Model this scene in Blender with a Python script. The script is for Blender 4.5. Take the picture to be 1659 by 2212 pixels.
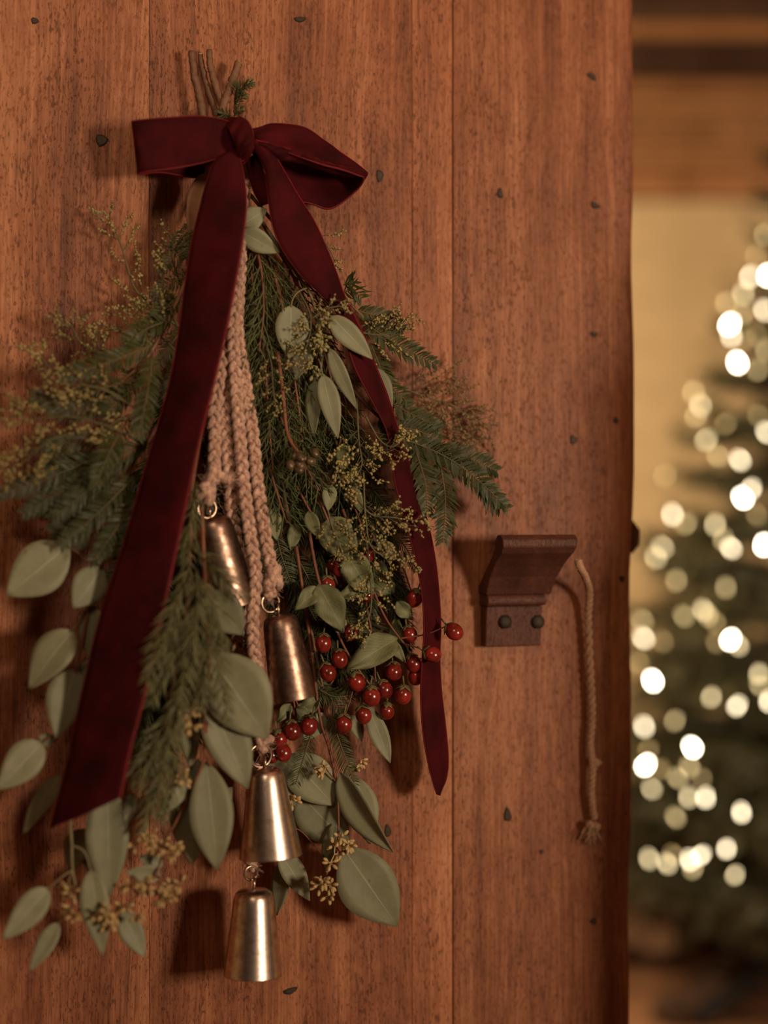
import bpy, math, random
import numpy as np
from mathutils import Vector, Matrix

# ------------------------------------------------------------------ scene, camera, world, lights
for o in list(bpy.data.objects):
    bpy.data.objects.remove(o)
SC = bpy.context.scene
COL = SC.collection
random.seed(7)
RNG = np.random.default_rng(11)

W, H = 1659.0, 2212.0
FPX = 50.0 / 36.0 * H                 # focal length in pixels (50 mm lens, 36 mm tall frame)
CAM = np.array([0.0, 0.0, 0.924])
YAW = math.radians(16.0)              # the door stands ajar: its right edge is farther away
D0 = np.array([0.0, 1.23, 0.924])      # point of the door face straight ahead
DU = np.array([math.cos(YAW), math.sin(YAW), 0.0])     # along the door, to the right
DN = np.array([math.sin(YAW), -math.cos(YAW), 0.0])    # out of the door, to the viewer
UP = np.array([0.0, 0.0, 1.0])


def ray(px, py):
    return np.array([(px - W / 2) / FPX, 1.0, -(py - H / 2) / FPX])


def L(px, py, h=0.0):
    """World point at height h above the door face, seen at that place of the photograph."""
    d = ray(px, py)
    t = (np.dot(DN, D0 - CAM) + h) / np.dot(DN, d)
    return CAM + d * t


def R(px, py, depth):
    return CAM + ray(px, py) * depth


def local(p):
    """World -> door coordinates (along, out, up)."""
    q = np.asarray(p) - D0
    return np.array([np.dot(q, DU), np.dot(q, DN), q[2]])


MM = 1.23 / FPX                       # metres per pixel on the door face

cam_d = bpy.data.cameras.new('camera')
cam_d.sensor_fit = 'VERTICAL'
cam_d.sensor_height = 36.0
cam_d.sensor_width = 27.0
cam_d.lens = 50.0
cam_d.clip_start = 0.05
cam_d.dof.use_dof = True
cam_d.dof.focus_distance = float(L(790, 1150, 0.045)[1])
cam_d.dof.aperture_fstop = 1.4
cam = bpy.data.objects.new('camera', cam_d)
cam.location = CAM
cam.rotation_euler = (math.pi / 2, 0, 0)
COL.objects.link(cam)
SC.camera = cam

world = bpy.data.worlds.new('world')
SC.world = world
world.use_nodes = True
bg = world.node_tree.nodes['Background']
bg.inputs[0].default_value = (1.0, 0.70, 0.45, 1)
bg.inputs[1].default_value = 0.018


def area_light(name, loc, target, size, power, color, size_y=None):
    d = bpy.data.lights.new(name, 'AREA')
    d.size = size
    if size_y:
        d.shape = 'RECTANGLE'
        d.size_y = size_y
    d.energy = power
    d.color = color
    o = bpy.data.objects.new(name, d)
    o.location = loc
    o.rotation_euler = (Vector(target) - Vector(loc)).to_track_quat('-Z', 'Y').to_euler()
    COL.objects.link(o)
    return o


# warm lamp light from the right behind the viewer, a weak ceiling light, and the lamp of the room behind
area_light('key_light', (1.33, -0.32, 1.00), (0.0, 1.22, 0.95), 0.28, 25.5, (1.0, 0.76, 0.53))
sd = bpy.data.lights.new('hall_spot', 'SPOT')
sd.energy = 34.0
sd.color = (1.0, 0.73, 0.46)
sd.spot_size = math.radians(56)
sd.spot_blend = 1.0
sd.shadow_soft_size = 0.22
so = bpy.data.objects.new('hall_spot', sd)
so.location = (-0.12, -0.35, 1.78)
so.rotation_euler = (Vector((-0.04, 1.22, 1.38)) - Vector(so.location)).to_track_quat('-Z', 'Y').to_euler()
COL.objects.link(so)
pl = bpy.data.lights.new('back_room_lamp', 'POINT')
pl.energy = 60.0
pl.color = (1.0, 0.77, 0.47)
pl.shadow_soft_size = 0.12
plo = bpy.data.objects.new('back_room_lamp', pl)
plo.location = (-0.20, 2.30, 1.12)
COL.objects.link(plo)

SC.view_settings.view_transform = 'Standard'
SC.view_settings.look = 'None'
SC.view_settings.gamma = 1.0
SC.view_settings.use_curve_mapping = False
SC.view_settings.exposure = 0.0
SC.cycles.max_bounces = 5
SC.cycles.diffuse_bounces = 3
SC.cycles.glossy_bounces = 3
SC.cycles.transmission_bounces = 2
SC.cycles.caustics_reflective = False
SC.cycles.caustics_refractive = False


# ------------------------------------------------------------------ materials
def new_mat(name):
    m = bpy.data.materials.new(name)
    m.use_nodes = True
    nt = m.node_tree
    b = nt.nodes['Principled BSDF']
    return m, nt, b


def nd(nt, t, **kw):
    n = nt.nodes.new(t)
    for k, v in kw.items():
        setattr(n, k, v)
    return n


def ramp(nt, fac, stops):
    n = nd(nt, 'ShaderNodeValToRGB')
    els = n.color_ramp.elements
    while len(els) > 1:
        els.remove(els[-1])
    els[0].position = stops[0][0]
    els[0].color = stops[0][1]
    for p, c in stops[1:]:
        e = els.new(p)
        e.color = c
    nt.links.new(fac, n.inputs[0])
    return n.outputs[0]


def c4(*c):
    return (c[0], c[1], c[2], 1.0)


def mixc(nt, fac, a, b, mode='MIX'):
    n = nd(nt, 'ShaderNodeMix', data_type='RGBA', blend_type=mode)
    for sock, v in ((n.inputs[0], fac), (n.inputs[6], a), (n.inputs[7], b)):
        if isinstance(v, (int, float)):
            sock.default_value = v
        elif isinstance(v, tuple):
            sock.default_value = v
        else:
            nt.links.new(v, sock)
    return n.outputs[2]


def mathn(nt, op, a, b=None, clamp=False):
    n = nd(nt, 'ShaderNodeMath', operation=op, use_clamp=clamp)
    for i, v in enumerate((a, b)):
        if v is None:
            continue
        if isinstance(v, (int, float)):
            n.inputs[i].default_value = v
        else:
            nt.links.new(v, n.inputs[i])
    return n.outputs[0]


def noise(nt, vec, scale, detail=4.0, rough=0.55, dist=0.0):
    n = nd(nt, 'ShaderNodeTexNoise')
    n.inputs['Scale'].default_value = scale
    n.inputs['Detail'].default_value = detail
    n.inputs['Roughness'].default_value = rough
    n.inputs['Distortion'].default_value = dist
    nt.links.new(vec, n.inputs['Vector'])
    return n.outputs['Fac']


def mapping(nt, vec, scale, loc=(0, 0, 0)):
    n = nd(nt, 'ShaderNodeMapping')
    n.inputs['Scale'].default_value = scale
    n.inputs['Location'].default_value = loc
    nt.links.new(vec, n.inputs['Vector'])
    return n.outputs[0]


def bump(nt, b, height, strength, dist=0.001):
    n = nd(nt, 'ShaderNodeBump')
    n.inputs['Strength'].default_value = strength
    n.inputs['Distance'].default_value = dist
    nt.links.new(height, n.inputs['Height'])
    nt.links.new(n.outputs[0], b.inputs['Normal'])


def obj_vec(nt, spread=6.0):
    """Object coordinates shifted by a number of the object's own, so that no two pieces share a grain."""
    tc = nd(nt, 'ShaderNodeTexCoord')
    oi = nd(nt, 'ShaderNodeObjectInfo')
    s = nd(nt, 'ShaderNodeVectorMath', operation='SCALE')
    s.inputs[0].default_value = (1.0, 0.7, 1.3)
    m = mathn(nt, 'MULTIPLY', oi.outputs['Random'], spread)
    nt.links.new(m, s.inputs['Scale'])
    a = nd(nt, 'ShaderNodeVectorMath', operation='ADD')
    nt.links.new(tc.outputs['Object'], a.inputs[0])
    nt.links.new(s.outputs[0], a.inputs[1])
    return a.outputs[0], oi.outputs['Random']


def wood_mat(name, dark, mid, light, pit=(0.032, 0.012, 0.008), rough=0.55, pits=1.0, spec=0.35, gs=1.0):
    m, nt, b = new_mat(name)
    v, rnd = obj_vec(nt)
    # soft waviness of the grain
    warp = nd(nt, 'ShaderNodeTexNoise')
    warp.inputs['Scale'].default_value = 3.0 * gs
    nt.links.new(mapping(nt, v, (1, 1, 0.6)), warp.inputs['Vector'])
    wv = nd(nt, 'ShaderNodeVectorMath', operation='MULTIPLY_ADD')
    nt.links.new(warp.outputs['Color'], wv.inputs[0])
    wv.inputs[1].default_value = (0.035, 0.035, 0.0)
    nt.links.new(v, wv.inputs[2])
    g = wv.outputs[0]
    broad = noise(nt, mapping(nt, g, (30 * gs, 30 * gs, 0.9 * gs)), 1.0, 4, 0.62)
    fine = noise(nt, mapping(nt, g, (520 * gs, 520 * gs, 11 * gs)), 1.0, 3, 0.65)
    blotch = noise(nt, mapping(nt, v, (9 * gs, 9 * gs, 5 * gs)), 1.0, 4, 0.65)
    mott = noise(nt, mapping(nt, g, (170 * gs, 170 * gs, 60 * gs)), 1.0, 2, 0.6)
    f = mathn(nt, 'ADD', mathn(nt, 'MULTIPLY', broad, 0.50), mathn(nt, 'MULTIPLY', fine, 0.36))
    f = mathn(nt, 'ADD', f, mathn(nt, 'MULTIPLY', blotch, 0.34))
    f = mathn(nt, 'ADD', f, mathn(nt, 'MULTIPLY', mott, 0.16))
    col = ramp(nt, f, [(0.50, c4(*dark)), (0.68, c4(*mid)), (0.86, c4(*light))])
    # short dark dashes, specks and worm marks where the surface has worn open
    p1 = noise(nt, mapping(nt, g, (560 * gs, 560 * gs, 170 * gs)), 1.0, 3, 0.65)
    p1m = ramp(nt, p1, [(0.560, c4(0, 0, 0)), (0.640, c4(1, 1, 1))])
    zone = noise(nt, mapping(nt, g, (38 * gs, 38 * gs, 4.5 * gs)), 1.0, 3, 0.6)
    zm = ramp(nt, zone, [(0.38, c4(0.14, 0.14, 0.14)), (0.58, c4(1, 1, 1))])
    p2 = noise(nt, mapping(nt, g, (600 * gs, 600 * gs, 22 * gs)), 1.0, 3, 0.55)
    p2m = ramp(nt, p2, [(0.575, c4(0, 0, 0)), (0.68, c4(1, 1, 1))])
    pm = mathn(nt, 'MULTIPLY', mathn(nt, 'MAXIMUM', p1m, mathn(nt, 'MULTIPLY', p2m, 0.75)), zm)
    # a few long open cracks in the grain
    p3 = noise(nt, mapping(nt, g, (95 * gs, 95 * gs, 2.2 * gs)), 1.0, 3, 0.5)
    p3m = ramp(nt, p3, [(0.700, c4(0, 0, 0)), (0.725, c4(1, 1, 1))])
    pm = mathn(nt, 'MAXIMUM', pm, mathn(nt, 'MULTIPLY', p3m, 0.7))
    pm = mathn(nt, 'MULTIPLY', pm, 0.66 * pits)
    col = mixc(nt, pm, col, c4(*pit))
    # every board a little lighter or darker
    hsv = nd(nt, 'ShaderNodeHueSaturation')
    nt.links.new(col, hsv.inputs['Color'])
    nt.links.new(mathn(nt, 'ADD', mathn(nt, 'MULTIPLY', rnd, 0.12), 0.94), hsv.inputs['Value'])
    nt.links.new(hsv.outputs[0], b.inputs['Base Color'])
    b.inputs['Roughness'].default_value = rough
    b.inputs['Specular IOR Level'].default_value = spec
    hgt = mathn(nt, 'SUBTRACT', mathn(nt, 'MULTIPLY', fine, 0.5), mathn(nt, 'MULTIPLY', p1m, 0.45))
    bump(nt, b, hgt, 0.55, 0.0016)
    return m


def plain_mat(name, col, rough=0.6, metal=0.0, var=0.25, nscale=60.0, bumpv=0.2, spec=0.4, col2=None, sheen=0.0, bdist=0.001):
    m, nt, b = new_mat(name)
    v, rnd = obj_vec(nt)
    n = noise(nt, mapping(nt, v, (1, 1, 1)), nscale, 4, 0.6)
    c2 = col2 if col2 else tuple(x * (1 - var) for x in col)
    cc = ramp(nt, n, [(0.32, c4(*c2)), (0.68, c4(*col))])
    hsv = nd(nt, 'ShaderNodeHueSaturation')
    nt.links.new(cc, hsv.inputs['Color'])
    nt.links.new(mathn(nt, 'ADD', mathn(nt, 'MULTIPLY', rnd, var * 1.2), 1 - var * 0.6), hsv.inputs['Value'])
    nt.links.new(hsv.outputs[0], b.inputs['Base Color'])
    b.inputs['Roughness'].default_value = rough
    b.inputs['Metallic'].default_value = metal
    b.inputs['Specular IOR Level'].default_value = spec
    if sheen:
        b.inputs['Sheen Weight'].default_value = sheen
        b.inputs['Sheen Roughness'].default_value = 0.5
    if bumpv:
        bump(nt, b, n, bumpv, bdist)
    return m


def leaf_mat(name, col, col2, vein, rough=0.55, veiny=0.35):
    m, nt, b = new_mat(name)
    uv = nd(nt, 'ShaderNodeUVMap')
    sep = nd(nt, 'ShaderNodeSeparateXYZ')
    nt.links.new(uv.outputs[0], sep.inputs[0])
    v, rnd = obj_vec(nt)
    n = noise(nt, v, 70.0, 5, 0.6)
    cc = ramp(nt, n, [(0.30, c4(*col2)), (0.66, c4(*col))])
    # midrib and side veins along the leaf's own coordinates
    du = mathn(nt, 'ABSOLUTE', mathn(nt, 'SUBTRACT', sep.outputs[0], 0.5))
    wid = mathn(nt, 'SUBTRACT', 0.019, mathn(nt, 'MULTIPLY', sep.outputs[1], 0.013))
    mid = mathn(nt, 'LESS_THAN', du, wid)
    s = mathn(nt, 'SUBTRACT', mathn(nt, 'MULTIPLY', sep.outputs[1], 11.0), mathn(nt, 'MULTIPLY', du, 9.0))
    fr = mathn(nt, 'ABSOLUTE', mathn(nt, 'SUBTRACT', mathn(nt, 'FRACT', s), 0.5))
    side = mathn(nt, 'MULTIPLY', mathn(nt, 'LESS_THAN', fr, 0.05), veiny)
    cc = mixc(nt, mathn(nt, 'MAXIMUM', mathn(nt, 'MULTIPLY', mid, 0.5), side), cc, c4(*vein))
    # small brown blemishes
    sp = noise(nt, v, 150.0, 2, 0.5)
    cc = mixc(nt, ramp(nt, sp, [(0.72, c4(0, 0, 0)), (0.76, c4(0.6, 0.6, 0.6))]), cc, c4(0.10, 0.07, 0.035))
    hsv = nd(nt, 'ShaderNodeHueSaturation')
    nt.links.new(cc, hsv.inputs['Color'])
    nt.links.new(mathn(nt, 'ADD', mathn(nt, 'MULTIPLY', rnd, 0.30), 0.85), hsv.inputs['Value'])
    nt.links.new(hsv.outputs[0], b.inputs['Base Color'])
    b.inputs['Roughness'].default_value = rough
    b.inputs['Specular IOR Level'].default_value = 0.35
    bump(nt, b, mathn(nt, 'ADD', mathn(nt, 'MULTIPLY', side, 0.5), mathn(nt, 'MULTIPLY', n, 0.4)), 0.25, 0.0008)
    return m


def velvet_mat():
    m, nt, b = new_mat('dark_red_velvet')
    uv = nd(nt, 'ShaderNodeUVMap')
    sep = nd(nt, 'ShaderNodeSeparateXYZ')
    nt.links.new(uv.outputs[0], sep.inputs[0])
    v, rnd = obj_vec(nt)
    n = noise(nt, v, 28.0, 4, 0.6)
    pile = noise(nt, v, 1600.0, 2, 0.6)
    cc = ramp(nt, n, [(0.35, c4(0.026, 0.0010, 0.0020)), (0.72, c4(0.066, 0.0026, 0.0056))])
    du = mathn(nt, 'ABSOLUTE', mathn(nt, 'SUBTRACT', sep.outputs[0], 0.5))
    edge = mathn(nt, 'GREATER_THAN', du, 0.478)
    cc = mixc(nt, mathn(nt, 'MULTIPLY', edge, 0.75), cc, c4(0.21, 0.026, 0.028))
    nt.links.new(cc, b.inputs['Base Color'])
    b.inputs['Roughness'].default_value = 0.85
    b.inputs['Specular IOR Level'].default_value = 0.15
    b.inputs['Sheen Weight'].default_value = 0.6
    b.inputs['Sheen Roughness'].default_value = 0.22
    b.inputs['Sheen Tint'].default_value = (0.60, 0.030, 0.065, 1)
    bump(nt, b, mathn(nt, 'ADD', mathn(nt, 'MULTIPLY', pile, 0.25), n), 0.3, 0.0012)
    return m


def bell_mat(name, lo, md, hi, rough):
    m, nt, b = new_mat(name)
    v, rnd = obj_vec(nt)
    n = noise(nt, v, 110.0, 6, 0.7)
    n2 = noise(nt, mapping(nt, v, (60, 60, 1100)), 1.0, 3, 0.5)
    spots = noise(nt, v, 420.0, 3, 0.6)
    cc = ramp(nt, n, [(0.30, c4(*lo)), (0.52, c4(*md)), (0.72, c4(*hi))])
    cc = mixc(nt, ramp(nt, spots, [(0.60, c4(0, 0, 0)), (0.68, c4(0.6, 0.6, 0.6))]), cc, c4(*lo))
    nt.links.new(cc, b.inputs['Base Color'])
    b.inputs['Metallic'].default_value = 1.0
    nt.links.new(mathn(nt, 'ADD', mathn(nt, 'MULTIPLY', n, -0.22), rough + 0.11), b.inputs['Roughness'])
    bump(nt, b, mathn(nt, 'ADD', n, mathn(nt, 'MULTIPLY', n2, 0.5)), 0.22, 0.0005)
    return m


def rope_mat(name, a, bcol):
    m, nt, b = new_mat(name)
    v, rnd = obj_vec(nt)
    n = noise(nt, mapping(nt, v, (1, 1, 0.45)), 420.0, 4, 0.6)
    n2 = noise(nt, mapping(nt, v, (1, 1, 0.3)), 1500.0, 3, 0.6)
    cc = ramp(nt, n, [(0.32, c4(*bcol)), (0.66, c4(*a))])
    nt.links.new(cc, b.inputs['Base Color'])
    b.inputs['Roughness'].default_value = 0.9
    b.inputs['Specular IOR Level'].default_value = 0.1
    b.inputs['Sheen Weight'].default_value = 0.25
    bump(nt, b, mathn(nt, 'ADD', n, n2), 0.6, 0.0012)
    return m


def emit_mat(name, col, strength):
    m, nt, b = new_mat(name)
    b.inputs['Base Color'].default_value = c4(*col)
    b.inputs['Emission Color'].default_value = c4(*col)
    b.inputs['Emission Strength'].default_value = strength
    return m


M = {}
M['door'] = wood_mat('reddish_pine', (0.100, 0.029, 0.013), (0.285, 0.100, 0.044), (0.52, 0.225, 0.108))
M['doorpale'] = wood_mat('paler_reddish_pine', (0.135, 0.042, 0.019), (0.345, 0.125, 0.056), (0.56, 0.245, 0.120))
M['latch'] = wood_mat('dark_worn_wood', (0.045, 0.016, 0.010), (0.092, 0.031, 0.019), (0.15, 0.055, 0.033), rough=0.58, pits=0.6, gs=1.6)
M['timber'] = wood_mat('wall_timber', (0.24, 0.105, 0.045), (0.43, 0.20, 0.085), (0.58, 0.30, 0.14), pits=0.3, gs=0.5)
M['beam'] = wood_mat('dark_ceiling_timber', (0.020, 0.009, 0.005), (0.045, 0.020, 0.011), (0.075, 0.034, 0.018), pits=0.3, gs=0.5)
M['floorwood'] = wood_mat('floor_boards', (0.15, 0.072, 0.036), (0.29, 0.14, 0.072), (0.40, 0.21, 0.11), pits=0.4, gs=0.5, rough=0.5)
M['plaster'] = plain_mat('warm_plaster', (0.72, 0.56, 0.34), 0.9, var=0.10, nscale=14, bumpv=0.1, spec=0.1)
M['nail'] = plain_mat('dark_iron_nail', (0.055, 0.038, 0.028), 0.6, 0.4, nscale=300, bumpv=0.4)
M['velvet'] = velvet_mat()
M['bell'] = bell_mat('polished_bell_metal', (0.36, 0.25, 0.20), (0.74, 0.60, 0.51), (0.92, 0.82, 0.73), 0.31)
M['belldark'] = bell_mat('tarnished_bell_metal', (0.10, 0.062, 0.048), (0.32, 0.205, 0.155), (0.62, 0.47, 0.38), 0.38)
M['ring'] = plain_mat('tarnished_wire', (0.62, 0.46, 0.34), 0.28, 1.0, nscale=200, bumpv=0.1)
M['rope'] = rope_mat('pink_brown_jute', (0.80, 0.52, 0.40), (0.27, 0.135, 0.095))
M['cord'] = rope_mat('tan_cotton_cord', (0.55, 0.33, 0.20), (0.36, 0.19, 0.11))
M['euc'] = leaf_mat('grey_green_eucalyptus', (0.232, 0.234, 0.145), (0.180, 0.185, 0.113), (0.42, 0.42, 0.31), veiny=0.07)
M['berryleaf'] = leaf_mat('dull_berry_leaf', (0.190, 0.200, 0.100), (0.115, 0.125, 0.058), (0.33, 0.33, 0.19), veiny=0.40)
M['dry'] = leaf_mat('dry_brown_leaf', (0.27, 0.13, 0.070), (0.16, 0.075, 0.04), (0.35, 0.20, 0.11))
M['stem'] = plain_mat('reddish_twig', (0.235, 0.085, 0.047), 0.6, nscale=150, var=0.3, bumpv=0.4)
M['sprigstem'] = plain_mat('green_brown_twig', (0.105, 0.095, 0.036), 0.6, nscale=150, var=0.3, bumpv=0.2)
M['greenstem'] = plain_mat('pale_green_stem', (0.21, 0.175, 0.085), 0.6, nscale=150, var=0.2, bumpv=0.2)
M['twig'] = plain_mat('brown_bark', (0.23, 0.115, 0.066), 0.65, nscale=160, var=0.35, bumpv=0.8)
M['budstem'] = plain_mat('thin_olive_stalk', (0.13, 0.115, 0.05), 0.7, nscale=150, var=0.3, bumpv=0.0)
M['fir'] = plain_mat('dark_fir_needle', (0.050, 0.060, 0.019), 0.5, nscale=220, var=0.45, bumpv=0.0, spec=0.3)
M['spruce'] = plain_mat('dusty_spruce_needle', (0.165, 0.165, 0.075), 0.6, nscale=200, var=0.45, bumpv=0.0, spec=0.25)
M['thuja'] = plain_mat('cypress_scale_leaf', (0.075, 0.090, 0.026), 0.55, nscale=120, var=0.40, bumpv=0.0)
M['worm'] = plain_mat('olive_bud', (0.37, 0.295, 0.115), 0.7, nscale=200, var=0.30, bumpv=0.0)
M['wormbrown'] = plain_mat('brownish_bud', (0.30, 0.185, 0.08), 0.7, nscale=200, var=0.30, bumpv=0.0)
M['seed'] = plain_mat('ochre_seed', (0.56, 0.40, 0.18), 0.6, nscale=200, var=0.25, bumpv=0.0)
M['greenseed'] = plain_mat('green_seed', (0.30, 0.28, 0.12), 0.5, nscale=200, var=0.25, bumpv=0.0)
M['berry'] = plain_mat('glossy_red_berry', (0.28, 0.020, 0.014), 0.2, nscale=120, var=0.35, bumpv=0.0, spec=0.6, col2=(0.085, 0.008, 0.006))
M['calyx'] = plain_mat('green_brown_calyx', (0.16, 0.14, 0.055), 0.6, nscale=150, bumpv=0.2)
M['pod'] = plain_mat('shiny_brown_pod', (0.13, 0.085, 0.045), 0.2, nscale=90, var=0.4, bumpv=0.3, spec=0.6)
M['treeneedle'] = plain_mat('christmas_tree_needle', (0.060, 0.056, 0.021), 0.6, nscale=30, var=0.4, bumpv=0.0)
M['treebark'] = plain_mat('tree_bark', (0.10, 0.055, 0.032), 0.9, nscale=60, bumpv=0.6)
M['wire'] = plain_mat('green_wire', (0.02, 0.03, 0.014), 0.5, nscale=60, bumpv=0.0)
M['fabric'] = plain_mat('beige_upholstery', (0.46, 0.29, 0.185), 0.95, nscale=120, var=0.15, bumpv=0.3, spec=0.1)
M['chest'] = wood_mat('dark_chest_wood', (0.028, 0.012, 0.007), (0.055, 0.024, 0.013), (0.085, 0.038, 0.020), pits=0.3, gs=0.6)
M['iron'] = plain_mat('black_iron', (0.012, 0.010, 0.009), 0.6, 0.3, nscale=60, bumpv=0.2)
WARM = (1.0, 0.80, 0.46)
for i, s in enumerate((1.5, 3.4, 6.5, 12.5, 60.0)):
    M['bulb%d' % i] = emit_mat('lit_bulb_%d' % i, ((1.0, 0.76, 0.36), (1.0, 0.80, 0.40), (1.0, 0.82, 0.46), (1.0, 0.85, 0.56), (1.0, 0.88, 0.66))[i], s)

# ------------------------------------------------------------------ mesh helpers
ORIGIN = {}                            # world origin of every object made


def catmull(P, n):
    P = np.asarray(P, float)
    if len(P) == 2:
        t = np.linspace(0, 1, n)[:, None]
        return P[0] * (1 - t) + P[1] * t
    Q = np.vstack([2 * P[0] - P[1], P, 2 * P[-1] - P[-2]])
    seg = len(P) - 1
    out = []
    for x in np.linspace(0, seg, n):
        i = min(int(x), seg - 1)
        t = x - i
        a, b, c, d = Q[i], Q[i + 1], Q[i + 2], Q[i + 3]
        out.append(0.5 * ((2 * b) + (-a + c) * t + (2 * a - 5 * b + 4 * c - d) * t * t + (-a + 3 * b - 3 * c + d) * t ** 3))
    return np.array(out)


def unit(v):
    v = np.asarray(v, float)
    l = np.linalg.norm(v)
    return v / l if l > 1e-12 else v


class MB:
    def __init__(self):
        self.v, self.f, self.uv, self.n = [], [], [], 0
        self.has_uv = False

    def add(self, verts, faces, uvs=None):
        verts = np.asarray(verts, float)
        self.v.append(verts)
        b = self.n
        self.f.extend([tuple(i + b for i in f) for f in faces])
        if uvs is not None:
            self.has_uv = True
            self.uv.append(np.asarray(uvs, float))
        else:
            self.uv.append(np.zeros((len(verts), 2)))
        self.n += len(verts)

    def tube(self, P, rad, sides=6, cap=True):
        P = np.asarray(P, float)
        n = len(P)
        rad = np.full(n, rad) if np.isscalar(rad) else np.asarray(rad, float)
        T = np.gradient(P, axis=0)
        T /= np.maximum(np.linalg.norm(T, axis=1), 1e-12)[:, None]
        ref = np.array([0.31, 0.77, 0.55])
        if abs(np.dot(ref, T[0])) > 0.9 * np.linalg.norm(ref):
            ref = np.array([1.0, 0.0, 0.0])
        x = unit(ref - T[0] * np.dot(ref, T[0]))
        ang = np.linspace(0, 2 * math.pi, sides, endpoint=False)
        ca, sa = np.cos(ang)[:, None], np.sin(ang)[:, None]
        vs = []
        for i in range(n):
            x = unit(x - T[i] * np.dot(x, T[i]))
            y = np.cross(T[i], x)
            vs.append(P[i] + rad[i] * (ca * x + sa * y))
        V = np.vstack(vs)
        F = []
        for i in range(n - 1):
            a, b = i * sides, (i + 1) * sides
            for k in range(sides):
                k2 = (k + 1) % sides
                F.append((a + k, a + k2, b + k2, b + k))
        if cap:
            F.append(tuple(range(sides - 1, -1, -1)))
            F.append(tuple((n - 1) * sides + k for k in range(sides)))
        self.add(V, F)

    def sheet(self, G, thick):
        """A grid of points (n, m, 3) as a sheet with real thickness, rim and UVs."""
        G = np.asarray(G, float)
        n, m, _ = G.shape
        du = np.gradient(G, axis=1)
        dv = np.gradient(G, axis=0)
        N = np.cross(du, dv)
        ln = np.linalg.norm(N, axis=2, keepdims=True)
        N = N / np.maximum(ln, 1e-12)
        A = (G + N * thick * 0.5).reshape(-1, 3)
        B = (G - N * thick * 0.5).reshape(-1, 3)
        uu, vv = np.meshgrid(np.linspace(0, 1, m), np.linspace(0, 1, n))
        uv = np.stack([uu.ravel(), vv.ravel()], 1)
        F = []
        o = n * m
        for i in range(n - 1):
            for j in range(m - 1):
                a = i * m + j
                F.append((a, a + 1, a + m + 1, a + m))
                F.append((o + a, o + a + m, o + a + m + 1, o + a + 1))
        loop = [j for j in range(m)] + [i * m + m - 1 for i in range(1, n)] + \
               [(n - 1) * m + j for j in range(m - 2, -1, -1)] + [i * m for i in range(n - 2, 0, -1)]
        for k in range(len(loop)):
            a, b = loop[k], loop[(k + 1) % len(loop)]
            F.append((b, a, o + a, o + b))
        self.add(np.vstack([A, B]), F, np.vstack([uv, uv]))

    def ellipsoid(self, c, ax, ay, az, nu=8, nv=5):
        vs, F = [c + az], []
        for i in range(1, nv):
            th = math.pi * i / nv
            for k in range(nu):
                ph = 2 * math.pi * k / nu
                vs.append(c + az * math.cos(th) + math.sin(th) * (ax * math.cos(ph) + ay * math.sin(ph)))
        vs.append(c - az)
        for k in range(nu):
            F.append((0, 1 + k, 1 + (k + 1) % nu))
        for i in range(nv - 2):
            for k in range(nu):
                a = 1 + i * nu
                F.append((a + k, a + nu + k, a + nu + (k + 1) % nu, a + (k + 1) % nu))
        last = len(vs) - 1
        a = 1 + (nv - 2) * nu
        for k in range(nu):
            F.append((a + k, last, a + (k + 1) % nu))
        self.add(np.array(vs), F)

    def box(self, lo, hi, bev=0.0):
        lo, hi = np.asarray(lo, float), np.asarray(hi, float)
        V = [(x, y, z) for z in (lo[2], hi[2]) for y in (lo[1], hi[1]) for x in (lo[0], hi[0])]
        self.add(V, [(0, 2, 3, 1), (4, 5, 7, 6), (0, 1, 5, 4), (2, 6, 7, 3), (0, 4, 6, 2), (1, 3, 7, 5)])

    def lathe(self, prof, c, axis, seg=40):
        """prof: (radius, along the axis from c)."""
        axis = unit(axis)
        x = unit(np.cross(axis, [0.2, 0.9, 0.1]))
        y = np.cross(axis, x)
        V, F = [], []
        for r, z in prof:
            for k in range(seg):
                a = 2 * math.pi * k / seg
                V.append(c + axis * z + r * (x * math.cos(a) + y * math.sin(a)))
        for i in range(len(prof) - 1):
            for k in range(seg):
                k2 = (k + 1) % seg
                F.append((i * seg + k, i * seg + k2, (i + 1) * seg + k2, (i + 1) * seg + k))
        self.add(np.array(V), F)

    def torus(self, c, axis, r, t, seg=28, sides=8, stretch=1.0):
        axis = unit(axis)
        x = unit(np.cross(axis, UP)) if abs(axis[2]) < 0.9 else np.array([1.0, 0, 0])
        y = unit(np.cross(axis, x))
        V, F = [], []
        for i in range(seg):
            a = 2 * math.pi * i / seg
            d = x * math.cos(a) + y * math.sin(a) * stretch
            for k in range(sides):
                b = 2 * math.pi * k / sides
                V.append(c + d * r + t * (unit(d) * math.cos(b) + axis * math.sin(b)))
        for i in range(seg):
            for k in range(sides):
                i2, k2 = (i + 1) % seg, (k + 1) % sides
                F.append((i * sides + k, i2 * sides + k, i2 * sides + k2, i * sides + k2))
        self.add(np.array(V), F)

    def build(self, name, mat, parent=None, smooth=True, origin=None, kind=None, label=None):
        V = np.vstack(self.v)
        if origin is None:
            origin = 0.5 * (V.min(0) + V.max(0))
        me = bpy.data.meshes.new(name)
        me.from_pydata((V - origin).tolist(), [], self.f)
        if self.has_uv:
            uv = np.vstack(self.uv)
            lay = me.uv_layers.new(name='UVMap')
            idx = np.empty(len(me.loops), dtype=np.int32)
            me.loops.foreach_get('vertex_index', idx)
            lay.data.foreach_set('uv', uv[idx].ravel())
        if smooth:
            me.polygons.foreach_set('use_smooth', np.ones(len(me.polygons), dtype=bool))
        me.materials.append(mat)
        me.update()
        o = bpy.data.objects.new(name, me)
        COL.objects.link(o)
        ORIGIN[o.name] = np.array(origin)
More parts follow.
